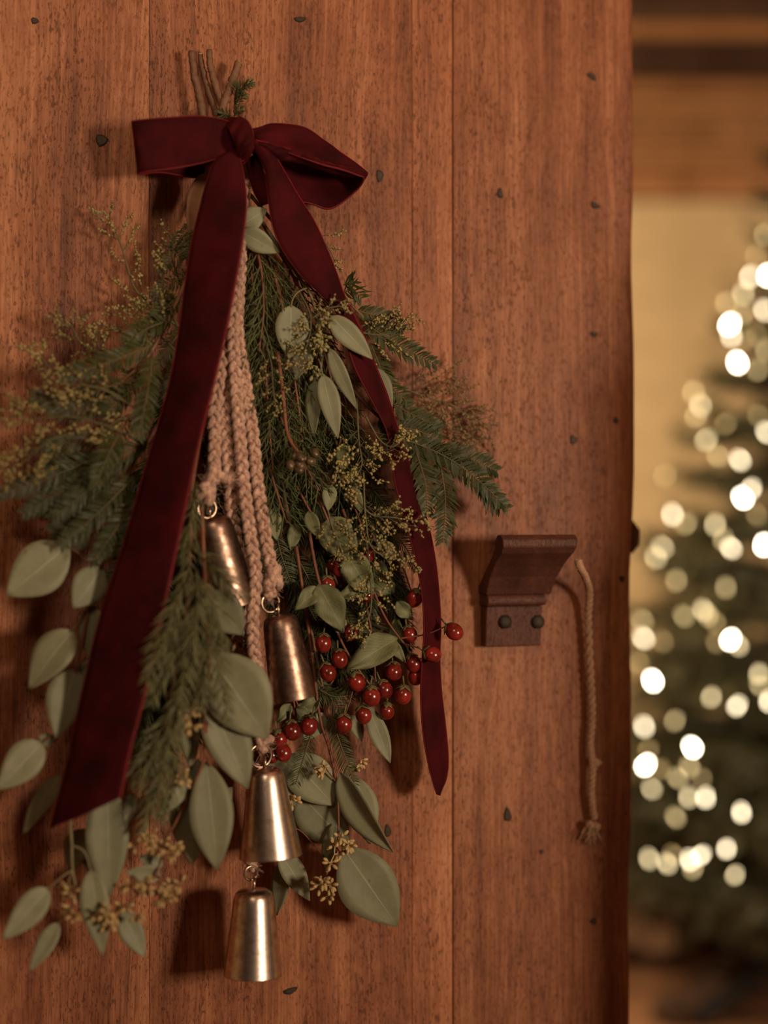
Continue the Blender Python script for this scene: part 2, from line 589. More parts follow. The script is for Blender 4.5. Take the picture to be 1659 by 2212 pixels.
        if parent is not None:
            o.parent = parent
            o.location = origin - ORIGIN[parent.name]
        else:
            o.location = origin
        if kind:
            o['kind'] = kind
        if label:
            o['label'] = label
        return o


def thing(name, label, cat, loc, group=None):
    o = bpy.data.objects.new(name, None)
    o.empty_display_size = 0.02
    o.location = loc
    COL.objects.link(o)
    ORIGIN[o.name] = np.array(loc, float)
    o['label'] = label
    o['category'] = cat
    if group:
        o['group'] = group
    return o


def tag(o, label, cat, group=None):
    o['label'] = label
    o['category'] = cat
    if group:
        o['group'] = group
    return o


def struct(o):
    o['kind'] = 'structure'
    return o


# ------------------------------------------------------------------ the setting: door
door = bpy.data.objects.new('door_1', None)
door.location = D0
door.rotation_euler = (0, 0, YAW)
COL.objects.link(door)
door['kind'] = 'structure'
door['label'] = 'old reddish pine plank door standing ajar with worn grain'


def door_part(name, V, F, mat, parent=door, smooth=False, origin=(0, 0, 0)):
    """Vertices in door axes: x along, y INTO the door, z up."""
    V = np.asarray(V, float) - np.asarray(origin)
    me = bpy.data.meshes.new(name)
    me.from_pydata(V.tolist(), [], F)
    if smooth:
        me.polygons.foreach_set('use_smooth', np.ones(len(me.polygons), dtype=bool))
    me.materials.append(mat)
    o = bpy.data.objects.new(name, me)
    COL.objects.link(o)
    o.parent = parent
    o.location = origin
    return o


DOOR_LO, DOOR_HI = -0.91, 0.92        # z of the door, from D0


def ux(px, py=1106):
    return local(L(px, py, 0))[0]


def plank(x0, x1, bev=0.0022, wob=0.0, off=0.0, mat='door'):
    """A board with rounded long edges; wob makes the right-hand edge uneven."""
    T = 0.042
    zs = np.linspace(DOOR_LO, DOOR_HI, 61)
    V, F = [], []
    for i, z in enumerate(zs):
        w = wob * (0.6 * math.sin(z * 5.1 + 0.6) + 0.25 * math.sin(z * 17) + 0.15 * math.sin(z * 43 + 1))
        a, b = x0, x1 + w
        s = bev * (1.0 + 0.35 * math.sin(z * 23 + x0 * 50))
        sl = min(s, 0.0012)
        V += [(a, T, z), (a, off + sl, z), (a + sl * 0.3, off + sl * 0.3, z), (a + sl, off, z), (b - s, off, z), (b - s * 0.3, off + s * 0.3, z), (b, off + s, z), (b, T, z)]
    n = 8
    for i in range(len(zs) - 1):
        for k in range(n):
            k2 = (k + 1) % n
            F.append((i * n + k, i * n + k2, (i + 1) * n + k2, (i + 1) * n + k))
    F.append(tuple(range(n - 1, -1, -1)))
    F.append(tuple((len(zs) - 1) * n + k for k in range(n)))
    c = (0.5 * (x0 + x1), 0.0, 0.0)
    return door_part('plank', V, F, M[mat], origin=c)


g = 0.00004
plank(ux(-900), ux(-380) - g)
plank(ux(-380) + g, ux(322) - g, 0.0005, off=0.0001)
plank(ux(322) + g, ux(890) - g, 0.0005)
plank(ux(890) + g, ux(978) - 0.0005, 0.0008, off=-0.0003, mat='doorpale')
plank(ux(978) + 0.0005, ux(1369), 0.0060, wob=0.0035, off=0.0002)

# iron nails driven into the boards: (x, y, half width, half height, turn)
for (px, py, a, b, turn) in [(219, 303, 15, 15, 20), (820, 380, 10, 16, 0), (1080, 418, 8, 14, 5), (1285, 444, 14, 8, -20), (1278, 165, 15, 8, -30),
                             (1238, 950, 10, 13, 10), (648, 42, 16, 7, 8), (1096, 1760, 10, 19, 5), (1343, 1250, 8, 9, 0), (837, 1795, 9, 17, 3),
                             (627, 2140, 19, 8, 14), (1283, 722, 11, 7, 0), (1330, 908, 7, 9, 0), (1282, 1990, 10, 9, 0), (1170, 1840, 6, 7, 0), (75, 45, 9, 8, 0)]:
    c = local(L(px, py, 0))
    a, b = a * 0.85, b * 0.85
    n = 9
    V, F = [], []
    ph = random.random() * 6
    t = math.radians(turn)
    for ring, (sc, y) in enumerate(((1.0, 0.002), (1.0, -0.0004), (0.72, -0.0011))):
        for k in range(n):
            an = 2 * math.pi * k / n + ph
            r = sc * (1 + 0.16 * math.sin(an * 3 + ph))
            ex, ez = a * MM * r * math.cos(an), b * MM * r * math.sin(an)
            V.append((c[0] + ex * math.cos(t) - ez * math.sin(t), y, c[2] + ex * math.sin(t) + ez * math.cos(t)))
    for ring in range(2):
        for k in range(n):
            k2 = (k + 1) % n
            F.append((ring * n + k, (ring + 1) * n + k, (ring + 1) * n + k2, ring * n + k2))
    F.append(tuple(2 * n + k for k in range(n - 1, -1, -1)))
    F = [tuple(reversed(f)) for f in F]
    door_part('nail', V, F, M['nail'], origin=(c[0], 0, c[2]))

# the back end of the latch standing out past the door's edge
c = local(L(1372, 1155, 0))
x0, z0 = ux(1369), c[2]
prof = [(-0.004, 0.020), (0.010, 0.016), (0.020, 0.004), (0.019, -0.010), (0.012, -0.018), (-0.004, -0.018)]
V = [(x0 + x, 0.028, z0 + z) for x, z in prof] + [(x0 + x, 0.055, z0 + z) for x, z in prof]
F = [tuple(range(5, -1, -1)), tuple(range(6, 12))] + [(k, (k + 1) % 6, 6 + (k + 1) % 6, 6 + k) for k in range(6)]
door_part('latch_tongue', V, F, M['latch'], origin=(x0, 0.04, z0))

# ------------------------------------------------------------------ the setting: room behind
BS = 0.84
YW = 4.05 * BS                         # back wall


def bz(z):
    return CAM[2] + (z - 1.10) * BS


ZC = bz(2.36)                          # ceiling boards


def box_obj(name, lo, hi, mat, parent=None, label=None):
    mb = MB()
    mb.box(lo, hi)
    o = mb.build(name, mat, parent, smooth=False)
    if label:
        o['label'] = label
    return o


def holder(name, loc, label):
    o = bpy.data.objects.new(name, None)
    o.location = loc
    COL.objects.link(o)
    ORIGIN[o.name] = np.array(loc, float)
    o['kind'] = 'structure'
    o['label'] = label
    return o


fl = holder('floor', (0.5, 2.4, 0.0), 'brown wooden floor boards of the room behind the door')
y = -2.2
k = 0
while y < YW:
    y2 = min(y + 0.17, YW)
    mb = MB()
    mb.box((-2.6, y + 0.0015, -0.03 - 0.001 * (k % 3)), (2.6, y2 - 0.0015, -0.001 * (k % 3)))
    mb.build('floor_board', M['floorwood'], fl, smooth=False)
    y = y2
    k += 1

struct(box_obj('wall_back', (-2.6, YW, 0.0), (2.6, YW + 0.12, bz(1.985)), M['plaster'], label='warm beige plaster wall behind the lit tree'))
struct(box_obj('wall_right', (2.6, -2.2, 0.0), (2.7, YW + 0.12, ZC), M['plaster'], label='plaster side wall of the back room'))
struct(box_obj('wall_left', (-2.7, -2.2, 0.0), (-2.6, YW + 0.12, ZC), M['plaster'], label='plaster side wall hidden behind the door'))
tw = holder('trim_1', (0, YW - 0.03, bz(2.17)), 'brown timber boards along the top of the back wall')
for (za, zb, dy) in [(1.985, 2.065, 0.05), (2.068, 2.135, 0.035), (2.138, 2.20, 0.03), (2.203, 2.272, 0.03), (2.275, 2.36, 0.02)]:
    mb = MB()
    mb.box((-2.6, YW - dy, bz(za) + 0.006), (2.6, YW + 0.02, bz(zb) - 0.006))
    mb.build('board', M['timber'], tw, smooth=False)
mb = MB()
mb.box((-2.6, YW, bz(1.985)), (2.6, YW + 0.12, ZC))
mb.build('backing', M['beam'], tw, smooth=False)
ce = holder('ceiling', (0, 1.0, ZC), 'low ceiling of brown boards and dark beams')
y = -2.2
while y < YW:
    y2 = min(y + 0.21, YW)
    mb = MB()
    mb.box((-2.6, y + 0.001, ZC), (2.6, y2 - 0.001, ZC + 0.03))
    mb.build('board', M['timber'], ce, smooth=False)
    y = y2
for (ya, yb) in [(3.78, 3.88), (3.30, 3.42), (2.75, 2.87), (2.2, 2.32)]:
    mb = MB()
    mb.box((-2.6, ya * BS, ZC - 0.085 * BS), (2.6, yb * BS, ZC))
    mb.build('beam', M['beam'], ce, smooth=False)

# stepped cabinet added out of view, shaped to shade the door's lower right
cb = thing('shadow_dresser', 'added stepped dark cabinet, unseen beside the doorway, shading the lower right of the door', 'shadow_dresser', (0.60, 1.06, 0))
box_obj('body', (0.376, 1.00, 0.0), (0.80, 1.20, 0.90), M['chest'], cb)
box_obj('hutch', (0.390, 1.00, 0.90), (0.79, 1.19, 1.05), M['chest'], cb)
box_obj('crest', (0.412, 1.00, 1.05), (0.77, 1.18, 1.13), M['chest'], cb)
for xx in (0.392, 0.592):
    dd = box_obj('door', (xx, 0.988, 0.06), (xx + 0.185, 1.00, 0.76), M['latch'], cb)
    mb = MB()
    mb.ellipsoid(np.array([xx + (0.165 if xx < 0.5 else 0.02), 0.978, 0.45]), np.array([.012, 0, 0]), np.array([0, .012, 0]), np.array([0, 0, .012]))
    mb.build('knob', M['iron'], dd)

# ------------------------------------------------------------------ Christmas tree and its lights
TX, TY = 0.98 * BS, 3.20 * BS
TZ0, TZ1, TR = bz(0.30), bz(2.27), 0.60 * BS


def cone_r(z):
    return max(0.02, TR * max(0.0, (TZ1 - z) / (TZ1 - TZ0)) ** 0.92)


tree = thing('christmas_tree', 'tall needled Christmas tree hung with glowing lights by the back wall', 'tree', (TX, TY, 0))
mb = MB()
mb.tube(np.array([(TX, TY, 0.04), (TX, TY, 0.7), (TX + 0.01, TY, 1.3), (TX, TY, TZ1)]), [0.045, 0.035, 0.02, 0.004], 10)
mb.build('trunk', M['treebark'], tree)


def branch_mesh(seed):
    rs = random.Random(seed)
    mb = MB()
    P = np.array([(t, 0, -0.10 * t * t + 0.16 * t ** 4) for t in np.linspace(0, 1, 9)])
    mb.tube(P, np.linspace(0.016, 0.004, 9), 4)
    tw = [(P, 1.0)]
    for i in range(9):
        t = 0.22 + 0.08 * i
        b = np.array([t, 0, -0.10 * t * t + 0.16 * t ** 4])
        for s in (-1, 1):
            l = (1.0 - t) * 0.55 + 0.10
            e = b + np.array([l * 0.75, s * l * 0.65, rs.uniform(-0.09, 0.05)])
            Q = catmull([b, 0.5 * (b + e) + np.array([0, 0, 0.015]), e], 5)
            mb.tube(Q, np.linspace(0.006, 0.002, 5), 3)
            tw.append((Q, l))
    V, F = [], []
    for Q, l in tw:
        Qs = catmull(Q, max(6, int(l * 46)))
        for i in range(1, len(Qs)):
            d = unit(Qs[i] - Qs[i - 1])
            for s in range(4):
                a = rs.uniform(0, 6.28)
                side = unit(np.cross(d, [0.1, 0.2, 1.0]))
                up = np.cross(side, d)
                n = unit(d * 0.65 + side * math.cos(a) + up * math.sin(a))
                w = unit(np.cross(n, d)) * 0.006
                ln = rs.uniform(0.05, 0.075)
                k = len(V)
                V += [Qs[i] - w * 0.3, Qs[i] + n * ln * 0.4 - w, Qs[i] + n * ln, Qs[i] + n * ln * 0.4 + w]
                F.append((k, k + 1, k + 2, k + 3))
    mb.add(np.array(V), F)
    me = bpy.data.meshes.new('branch')
    me.from_pydata(np.vstack(mb.v).tolist(), [], mb.f)
    me.materials.append(M['treeneedle'])
    return me


bms = [branch_mesh(i) for i in range(4)]
rs = random.Random(5)
lev = 0
z = TZ0 + 0.02
while z < TZ1 - 0.05:
    r = cone_r(z)
    n = 5 + int(9 * r / TR)
    for i in range(n):
        a = 2 * math.pi * (i + 0.5 * (lev % 2) + rs.uniform(-0.2, 0.2)) / n
        o = bpy.data.objects.new('branch', bms[rs.randrange(4)])
        COL.objects.link(o)
        o.parent = tree
        o.location = (0.0, 0.0, z + rs.uniform(-0.02, 0.02))
        l = r * rs.uniform(0.86, 1.06)
        o.rotation_euler = (rs.uniform(-0.3, 0.3), rs.uniform(-0.05, 0.18) - 0.25 * (z - TZ0) / (TZ1 - TZ0), a)
        o.scale = (l, l * 0.9, l * 0.9 + 0.04)
    z += 0.062 + 0.05 * r / TR
    lev += 1

# stand of the tree
mb = MB()
mb.lathe([(0.0, 0.06), (0.07, 0.06), (0.075, 0.15), (0.06, 0.15), (0.05, 0.09), (0.0, 0.09)], np.array([TX, TY, 0.0]), UP, 24)
st = mb.build('tree_stand', M['iron'])
tag(st, 'black iron stand holding the foot of the Christmas tree', 'stand')
for k in range(4):
    a = k * math.pi / 2 + 0.5
    d = np.array([math.cos(a), math.sin(a), 0])
    mb = MB()
    c = np.array([TX, TY, 0.0])
    mb.tube(np.array([c + d * 0.07 + UP * 0.13, c + d * 0.17 + UP * 0.07, c + d * 0.30 + UP * 0.012]), 0.014, 8)
    mb.build('leg', M['iron'], st)

# bulbs: place in the photograph and brightness class (0 faint ... 4 blazing)
BULBS = [(1653, 509, 1), (1633, 555, 0), (1620, 600, 3), (1659, 598, 4), (1606, 637, 2), (1569, 657, 1), (1603, 681, 1), (1652, 672, 3),
         (1575, 703, 4), (1580, 728, 3), (1610, 734, 0), (1635, 727, 0), (1594, 786, 4), (1637, 801, 1), (1498, 850, 1), (1514, 878, 2),
         (1503, 901, 1), (1524, 952, 2), (1566, 918, 0), (1552, 987, 1), (1658, 936, 3), (1600, 996, 3), (1621, 1059, 3), (1606, 1078, 4),
         (1453, 1114, 3), (1480, 1133, 1), (1545, 1136, 2), (1563, 1168, 1), (1581, 1186, 3), (1650, 1180, 4), (1433, 1184, 2),
         (1418, 1206, 2), (1461, 1256, 1), (1568, 1272, 1), (1636, 1114, 0), (1520, 1320, 2), (1530, 1332, 1), (1547, 1348, 0),
         (1479, 1333, 1), (1577, 1384, 4), (1596, 1396, 2), (1548, 1390, 0), (1392, 1381, 3), (1389, 1343, 1), (1381, 1434, 0),
         (1411, 1473, 4), (1433, 1388, 0), (1639, 1458, 2), (1643, 1483, 1), (1661, 1518, 3), (1536, 1508, 2), (1591, 1527, 3),
         (1392, 1572, 3), (1457, 1559, 1), (1497, 1617, 4), (1491, 1658, 1), (1393, 1655, 4), (1466, 1683, 1), (1517, 1683, 0),
         (1409, 1706, 2), (1488, 1725, 2), (1524, 1726, 3), (1424, 1664, 0), (1461, 1768, 1), (1602, 1758, 3), (1569, 1836, 3),
         (1403, 1858, 2), (1457, 1849, 0), (1443, 1868, 2), (1491, 1861, 3), (1512, 1849, 3), (1496, 1879, 1), (1587, 1892, 2),
         (1400, 1622, 0), (1436, 1030, 0), (1640, 900, 0), (1655, 760, 1)]


def on_tree(px, py):
    """Where the line of sight through that place first meets the outside of the tree."""
    d = ray(px, py)
    best, bt = None, 1e9
    for t in np.linspace(TY - 0.65, TY + 0.1, 240):
        p = CAM + d * t
        q = math.hypot(p[0] - TX, p[1] - TY) - (cone_r(p[2]) * 1.03 + 0.015)
        if q <= 0:
            return p
        if q < bt:
            bt, best = q, p
    return best


ls = thing('fairy_lights', 'string of warm white fairy lights wound around the Christmas tree', 'fairy lights', (TX, TY, TZ0))
mb = MB()
sp = []
for i in range(620):
    t = i / 619.0
    zz = TZ1 - 0.1 - t * (TZ1 - TZ0 - 0.12)
    a = t * 2 * math.pi * 12
    r = cone_r(zz) * 0.97 + 0.01
    sp.append((TX + r * math.cos(a), TY + r * math.sin(a), zz + 0.012 * math.sin(a * 3)))
mb.tube(np.array(sp), 0.0016, 4)
mb.build('wire', M['wire'], ls)


def bulb_mesh(k):
    mb = MB()
    s = 0.0036
    mb.ellipsoid(np.zeros(3), np.array([s, 0, 0]), np.array([0, s, 0]), np.array([0, 0, s * 1.25]), 10, 7)
    mb.tube(np.array([(0, 0, s * 0.9), (0, 0, s * 2.6)]), s * 0.6, 6)
    me = bpy.data.meshes.new('bulb')
    me.from_pydata(np.vstack(mb.v).tolist(), [], mb.f)
    me.materials.append(M['bulb%d' % k])
    me.polygons.foreach_set('use_smooth', np.ones(len(me.polygons), dtype=bool))
    return me


bm_ = [bulb_mesh(k) for k in range(5)]
pts = [(on_tree(px, py), k) for px, py, k in BULBS]
rs = random.Random(9)
for i in range(46):                     # the rest of the string, on the side of the tree past the frame's edge
    a = rs.uniform(-1.25, 0.9)
    zz = rs.uniform(TZ0 + 0.05, TZ1 - 0.1)
    r = cone_r(zz) * 1.03 + 0.015
    p = np.array([TX + r * math.cos(a), TY + r * math.sin(a), zz])
    if (p[0] / p[1]) > (1700 - W / 2) / FPX:
        pts.append((p, rs.choice((1, 2, 3, 4))))
for p, k in pts:
    o = bpy.data.objects.new('bulb', bm_[k])
    COL.objects.link(o)
    o.parent = ls
    o.location = p - ORIGIN[ls.name]
    o.rotation_euler = (rs.uniform(-0.7, 0.7), rs.uniform(-0.7, 0.7), 0)

# things on the floor around the tree
def B3(x, y, z):
    return (x * BS, y * BS, z * BS)


ch = thing('armchair', 'low beige upholstered armchair with rolled arms half hidden behind the door', 'armchair', (0.34, 3.12, 0))
mb = MB()
mb.box(B3(0.06, 3.42, 0.06), B3(0.66, 3.95, 0.19))
mb.build('seat', M['fabric'], ch, smooth=False)
mb = MB()
mb.box(B3(0.06, 3.84, 0.19), B3(0.66, 3.97, 0.40))
mb.build('backrest', M['fabric'], ch, smooth=False)
for xa in (0.07, 0.655):
    mb = MB()
    mb.box(B3(xa - 0.035, 3.39, 0.05), B3(xa + 0.035, 3.95, 0.17))
    oa = mb.build('armrest', M['fabric'], ch, smooth=False)
    mb = MB()
    mb.tube(np.array([B3(xa - 0.005, 3.375, 0.195), B3(xa - 0.005, 3.95, 0.195)]), 0.050, 24)
    mb.build('roll', M['fabric'], oa)
for xx in (0.08, 0.62):
    for yy in (3.44, 3.90):
        mb = MB()
        mb.lathe([(0.0, 0.0), (0.014, 0.0), (0.020, 0.052), (0.0, 0.052)], np.array(B3(xx, yy, 0.0)), UP, 12)
        mb.build('leg', M['chest'], ch)

cst = thing('wooden_chest', 'low dark wooden chest against the back wall behind the tree', 'chest', (0.82, 3.27, 0))
box_obj('body', B3(0.72, 3.72, 0.03), B3(1.30, 4.03, 0.27), M['chest'], cst)
box_obj('lid', B3(0.71, 3.71, 0.272), B3(1.31, 4.04, 0.31), M['latch'], cst)
for xx in (0.75, 1.24):
    box_obj('foot', B3(xx, 3.73, 0.0), B3(xx + 0.05, 4.02, 0.03), M['chest'], cst)

cn_me = None
for i, (px, py, s) in enumerate([(1533, 2123, 1.0), (1552, 2156, 1.25), (1462, 2182, 1.1), (1600, 2105, 1.5)]):
    d = ray(px, py)
    p = CAM + d * ((0.022 * s - CAM[2]) / d[2])
    mb = MB()
    for j in range(9):
        t = j / 8.0
        rr = 0.03 * s * math.sin(math.pi * (0.12 + 0.82 * t)) + 0.003
        for kk in range(9):
            a = 2 * math.pi * (kk + 0.5 * (j % 2)) / 9
            dr = np.array([0.0, math.cos(a), math.sin(a)])
            c = p + np.array([(t - 0.5) * 0.075 * s, 0, 0])
            mb.ellipsoid(c + dr * rr * 0.55, np.array([0.007 * s, 0, 0]), np.cross(dr, [1, 0, 0]) * 0.009 * s, dr * rr * 0.5, 5, 4)
    o = mb.build('pine_cone', M['treebark'])
    tag(o, ['small dark pine cone on the floor nearest the chest', 'dark pine cone lying just below the smallest pine cone',
            'dark pine cone lying alone on the floor close to the door edge', 'largest dark pine cone on the floor under the tree'][i], 'pine cone', 'pine cones on the floor')

# ------------------------------------------------------------------ latch bracket and cord on the door
lt = thing('door_latch', 'dark worn wooden latch bracket with scrolled top nailed to the door', 'latch', L(1100, 1390, 0.0))
# side profile (up, out), carved from one block: foot plate, lip, arm bending out to a rolled end
zf = local(L(1100, 1393, 0.0))[2]
foot = [(0.000, 0.000), (0.000, 0.014), (0.0355, 0.017)]
lip = [(0.0360, 0.021), (0.0385, 0.0235), (0.0425, 0.0235), (0.0455, 0.0215)]
arm = [(0.052, 0.024), (0.062, 0.031), (0.071, 0.041), (0.078, 0.051), (0.083, 0.060), (0.0885, 0.0655), (0.0945, 0.0655), (0.0985, 0.0600),
       (0.0985, 0.0520), (0.0940, 0.0465), (0.0880, 0.0445), (0.0820, 0.0400), (0.0740, 0.0290), (0.0660, 0.0180), (0.0570, 0.0060), (0.0530, 0.0000)]
x0 = ux(1037, 1390)


def extrude(prof, xa, xb, name, parent, mat, taper=0.0):
    n = len(prof)
    P0 = [D0 + DU * (xa - taper * p[0] * 0.3) + DN * p[1] + UP * (zf + p[0]) for p in prof]
    P1 = [D0 + DU * (xb + taper * p[0]) + DN * p[1] + UP * (zf + p[0]) for p in prof]
    mb = MB()
    F = [tuple(range(n)), tuple(range(2 * n - 1, n - 1, -1))]
    F += [((k + 1) % n, k, n + k, n + (k + 1) % n) for k in range(n)]
    mb.add(np.array(P0 + P1), F)
    o = mb.build(name, mat, parent, smooth=False)
    bv = o.modifiers.new('soft_edges', 'BEVEL')
    bv.width = 0.0012
    bv.segments = 2
    bv.limit_method = 'ANGLE'
    return o


extrude(foot + [(0.0355, 0.0)], x0, x0 + 0.052, 'foot_plate', lt, M['latch'])
extrude([(0.0355, 0.0)] + lip + [(0.0455, 0.0)], x0 - 0.001, x0 + 0.0535, 'lip', lt, M['latch'])
extrude([(0.0455, 0.0), (0.0455, 0.0205)] + arm, x0, x0 + 0.0535, 'arm', lt, M['latch'], taper=0.12)
for px in (1091, 1162):
    c = L(px, 1343, 0.0165)
    mb = MB()
    mb.lathe([(0.0, -0.004), (0.0060, -0.004), (0.0062, 0.0012), (0.0040, 0.0028), (0.0, 0.0032)], c, DN + 0.1 * UP, 10)
    mb.build('nail', M['nail'], lt)

cd = thing('latch_cord', 'thin tan pull cord with frayed knotted end hanging from the latch', 'cord', L(1280, 1815, 0.01))


def braid(mb, path, r, pitch, strands=3, sides=7, per=14):
    """A plait of strands that weave left and right along the path, seen as chevrons."""
    path = np.asarray(path, float)
    seg = np.linalg.norm(np.diff(path, axis=0), axis=1)
    length = seg.sum()
    n = max(12, int(length / pitch * per))
    s = np.concatenate([[0], np.cumsum(seg)])
    u = np.linspace(0, length, n)
    P = np.stack([np.interp(u, s, path[:, k]) for k in range(3)], 1)
    T = np.gradient(P, axis=0)
    T /= np.linalg.norm(T, axis=1)[:, None]
    S = np.cross(T, DN)
    S /= np.maximum(np.linalg.norm(S, axis=1), 1e-9)[:, None]
    N = np.cross(S, T)
    for k in range(strands):
        ph = 2 * math.pi * u / pitch / 2.0 + 2 * math.pi * k / strands
        Q = P + S * (r * 0.62 * np.sin(ph))[:, None] + N * (r * 0.42 * np.sin(2 * ph))[:, None]
        mb.tube(Q, r * 0.50, sides)


def fuzz(mb, path, r, n, ln, rs):
    """Loose fibres standing off a cord."""
    path = np.asarray(path)
    for i in range(n):
        j = rs.randrange(len(path) - 1)
        p = path[j] + (path[j + 1] - path[j]) * rs.random()
        d = unit(np.array([rs.gauss(0, 1), rs.gauss(0, 0.6), rs.gauss(0, 1)]))
        q = p + d * (r + ln * rs.uniform(0.3, 1))
        m = p + d * r * 0.7 + np.array([0, 0, rs.uniform(-1, 1) * ln * 0.3])
        mb.tube(np.array([p, m, q]), 0.00016, 3, cap=False)


rsf = random.Random(3)
path = catmull([L(1249, 1212, 0.052), L(1254, 1228, 0.052), L(1264, 1246, 0.042), L(1273, 1280, 0.022), L(1271, 1340, 0.012), L(1275, 1450, 0.010),
                L(1279, 1540, 0.010), L(1275, 1610, 0.010), L(1280, 1655, 0.012), L(1277, 1715, 0.010), L(1284, 1770, 0.010)], 90)
mb = MB()
mb_rad = 0.0034
for k in range(2):
    ph = np.linspace(0, 2 * math.pi * 26, 240)
    pp = catmull(path, 240)
    S = DU
    Q = pp + np.outer(np.cos(ph + k * math.pi), S) * 0.0017 + np.outer(np.sin(ph + k * math.pi), DN) * 0.0017
    mb.tube(Q, 0.0021, 6)
fuzz(mb, path, 0.003, 150, 0.003, rsf)
mb.build('strand', M['cord'], cd)
for (cx, cy, rr) in [(1286, 1648, 12), (1274, 1782, 11), (1290, 1786, 10)]:
    mb = MB()
    c = L(cx, cy, 0.012)
    for j in range(3):
        ax = unit(np.array([rsf.gauss(0, 1), rsf.gauss(0, 1), rsf.gauss(0, 1)]))
        mb.torus(c, ax, rr * MM * 0.55, rr * MM * 0.38, 14, 7)
    mb.build('knot', M['cord'], cd)
mb = MB()
for j in range(46):
    a = L(1280 + rsf.uniform(-8, 10), 1778 + rsf.uniform(-4, 8), 0.011 + rsf.uniform(-.003, .003))
    e = L(1280 + rsf.gauss(0, 11), 1812 + rsf.uniform(-14, 14), 0.009 + rsf.uniform(-.005, .005))
    mb.tube(catmull([a, 0.5 * (a + e) + DU * rsf.uniform(-.003, .003), e], 5), 0.0006, 4)
mb.build('frayed_end', M['cord'], cd, kind='stuff')
mb = MB()
for j in range(12):
    a = L(1284, 1650, 0.012)
    e = L(1296 + rsf.gauss(0, 4), 1650 + rsf.uniform(-12, 22), 0.010)
    mb.tube(catmull([a, 0.5 * (a + e) + DU * rsf.uniform(-.002, .002), e], 4), 0.0005, 4)
mb.build('frayed_tuft', M['cord'], cd, kind='stuff')

# ------------------------------------------------------------------ generic plant pieces


def pl(pts, n=None):
    """[(px, py, h), ...] -> smooth world path."""
    P = np.array([L(*p) for p in pts])
    return catmull(P, n or (len(P) * 8))


def leaf(parent, bx, by, tx, ty, w, hb, ht, mat='euc', roll=0.0, curl=0.12, fold=0.10, sharp=0.72, name='leaf', wavy=0.0, label=None):
    """A leaf from its base to its tip (photo places, heights off the door), w pixels across."""
    B, T = L(bx, by, hb), L(tx, ty, ht)
    a = T - B
    ln = np.linalg.norm(a)
    ax = a / ln
    view = unit(CAM - 0.5 * (B + T))
    side = unit(np.cross(ax, view))
    nrm = np.cross(side, ax)
    r = math.radians(roll)
    side, nrm = side * math.cos(r) + nrm * math.sin(r), nrm * math.cos(r) - side * math.sin(r)
    n, m = 13, 7
    half = 0.5 * w * np.linalg.norm(0.5 * (B + T) - CAM) / FPX / max(0.5, math.cos(r))
    ts = np.linspace(0, 1, n)
    prof = np.sin(math.pi * ts ** sharp) ** 0.85
    prof = prof / prof.max()
    prof[0] = 0.02
    prof[-1] = 0.05
    G = np.zeros((n, m, 3))
    seed = (bx * 13 + by * 7) % 6.28
    for i, t in enumerate(ts):
        bend = -curl * ln * (t - 0.5) ** 2 * 1.2 + 0.012 * ln * math.sin(seed + 5 * t)
        for j in range(m):
            s = -1 + 2 * j / (m - 1)
            wv = wavy * half * math.sin(9 * t + 2.2 * s + seed) * abs(s)
            asym = 1.0 + 0.06 * math.sin(seed + 3 * t) * (1 if s > 0 else -1)
            G[i, j] = B + ax * ln * t + side * s * half * prof[i] * asym + nrm * (bend + fold * half * abs(s) * prof[i] * 1.4 + wv)
    mb = MB()
    mb.sheet(G, 0.0005)
    return mb.build(name, M[mat], parent, origin=B, label=label)


def stem_part(parent, paths, mat='stem', name='stem'):
    """Paths of (px, py, h) with start and end radius in mm."""
    mb = MB()
    for pts, r0, r1 in paths:
        P = pl(pts)
        mb.tube(P, np.linspace(r0, r1, len(P)) * 0.001, 6)
    return mb.build(name, M[mat], parent)


def needles_on(V, F, Q, ln, spread, width, gap, rs, flat=True, forward=0.62, jit=0.12):
    """Add needle blades along path Q to the vertex and face lists."""
    seg = np.linalg.norm(np.diff(Q, axis=0), axis=1)
    length = seg.sum()
    s = np.concatenate([[0], np.cumsum(seg)])
    cnt = max(4, int(length / gap))
    for i in range(cnt):
        u = length * (i + 0.5) / cnt
        p = np.array([np.interp(u, s, Q[:, k]) for k in range(3)])
        q = np.array([np.interp(min(u + 0.002, length), s, Q[:, k]) for k in range(3)])
        q0 = np.array([np.interp(max(u - 0.002, 0), s, Q[:, k]) for k in range(3)])
        d = unit(q - q0)
        side = unit(np.cross(d, DN))
        out = np.cross(side, d)
        t = u / length
        taper = 0.55 + 0.45 * min(1.0, 3.2 * t + 0.3) if t < 0.5 else 1.0 - 0.55 * max(0.0, (t - 0.62) / 0.38)
        if flat:
            dirs = [(1, rs.gauss(0.12, jit)), (-1, rs.gauss(0.12, jit))]
        else:
            dirs = []
            for _ in range(4):
                a = rs.uniform(0, 6.28)
                dirs.append((math.cos(a), math.sin(a) * 0.9))
        for sx, so in dirs:
            fw = forward + rs.gauss(0, jit)
            n = unit(side * sx + out * so + d * fw * spread)
            l = ln * taper * rs.uniform(0.85, 1.12)
            w = unit(np.cross(n, out + 0.5 * side * sx + 0.35 * rs.gauss(0, 1) * d)) * width * 0.5
            bow = (d * 0.10 - out * 0.06) * l
            k = len(V)
            V.append(p - w * 0.4)
            V.append(p + w * 0.4)
            V.append(p + n * l * 0.55 + w)
            V.append(p + n * l + bow)
            V.append(p + n * l * 0.55 - w)
            F.append((k, k + 1, k + 2, k + 4))
            F.append((k + 4, k + 2, k + 3))


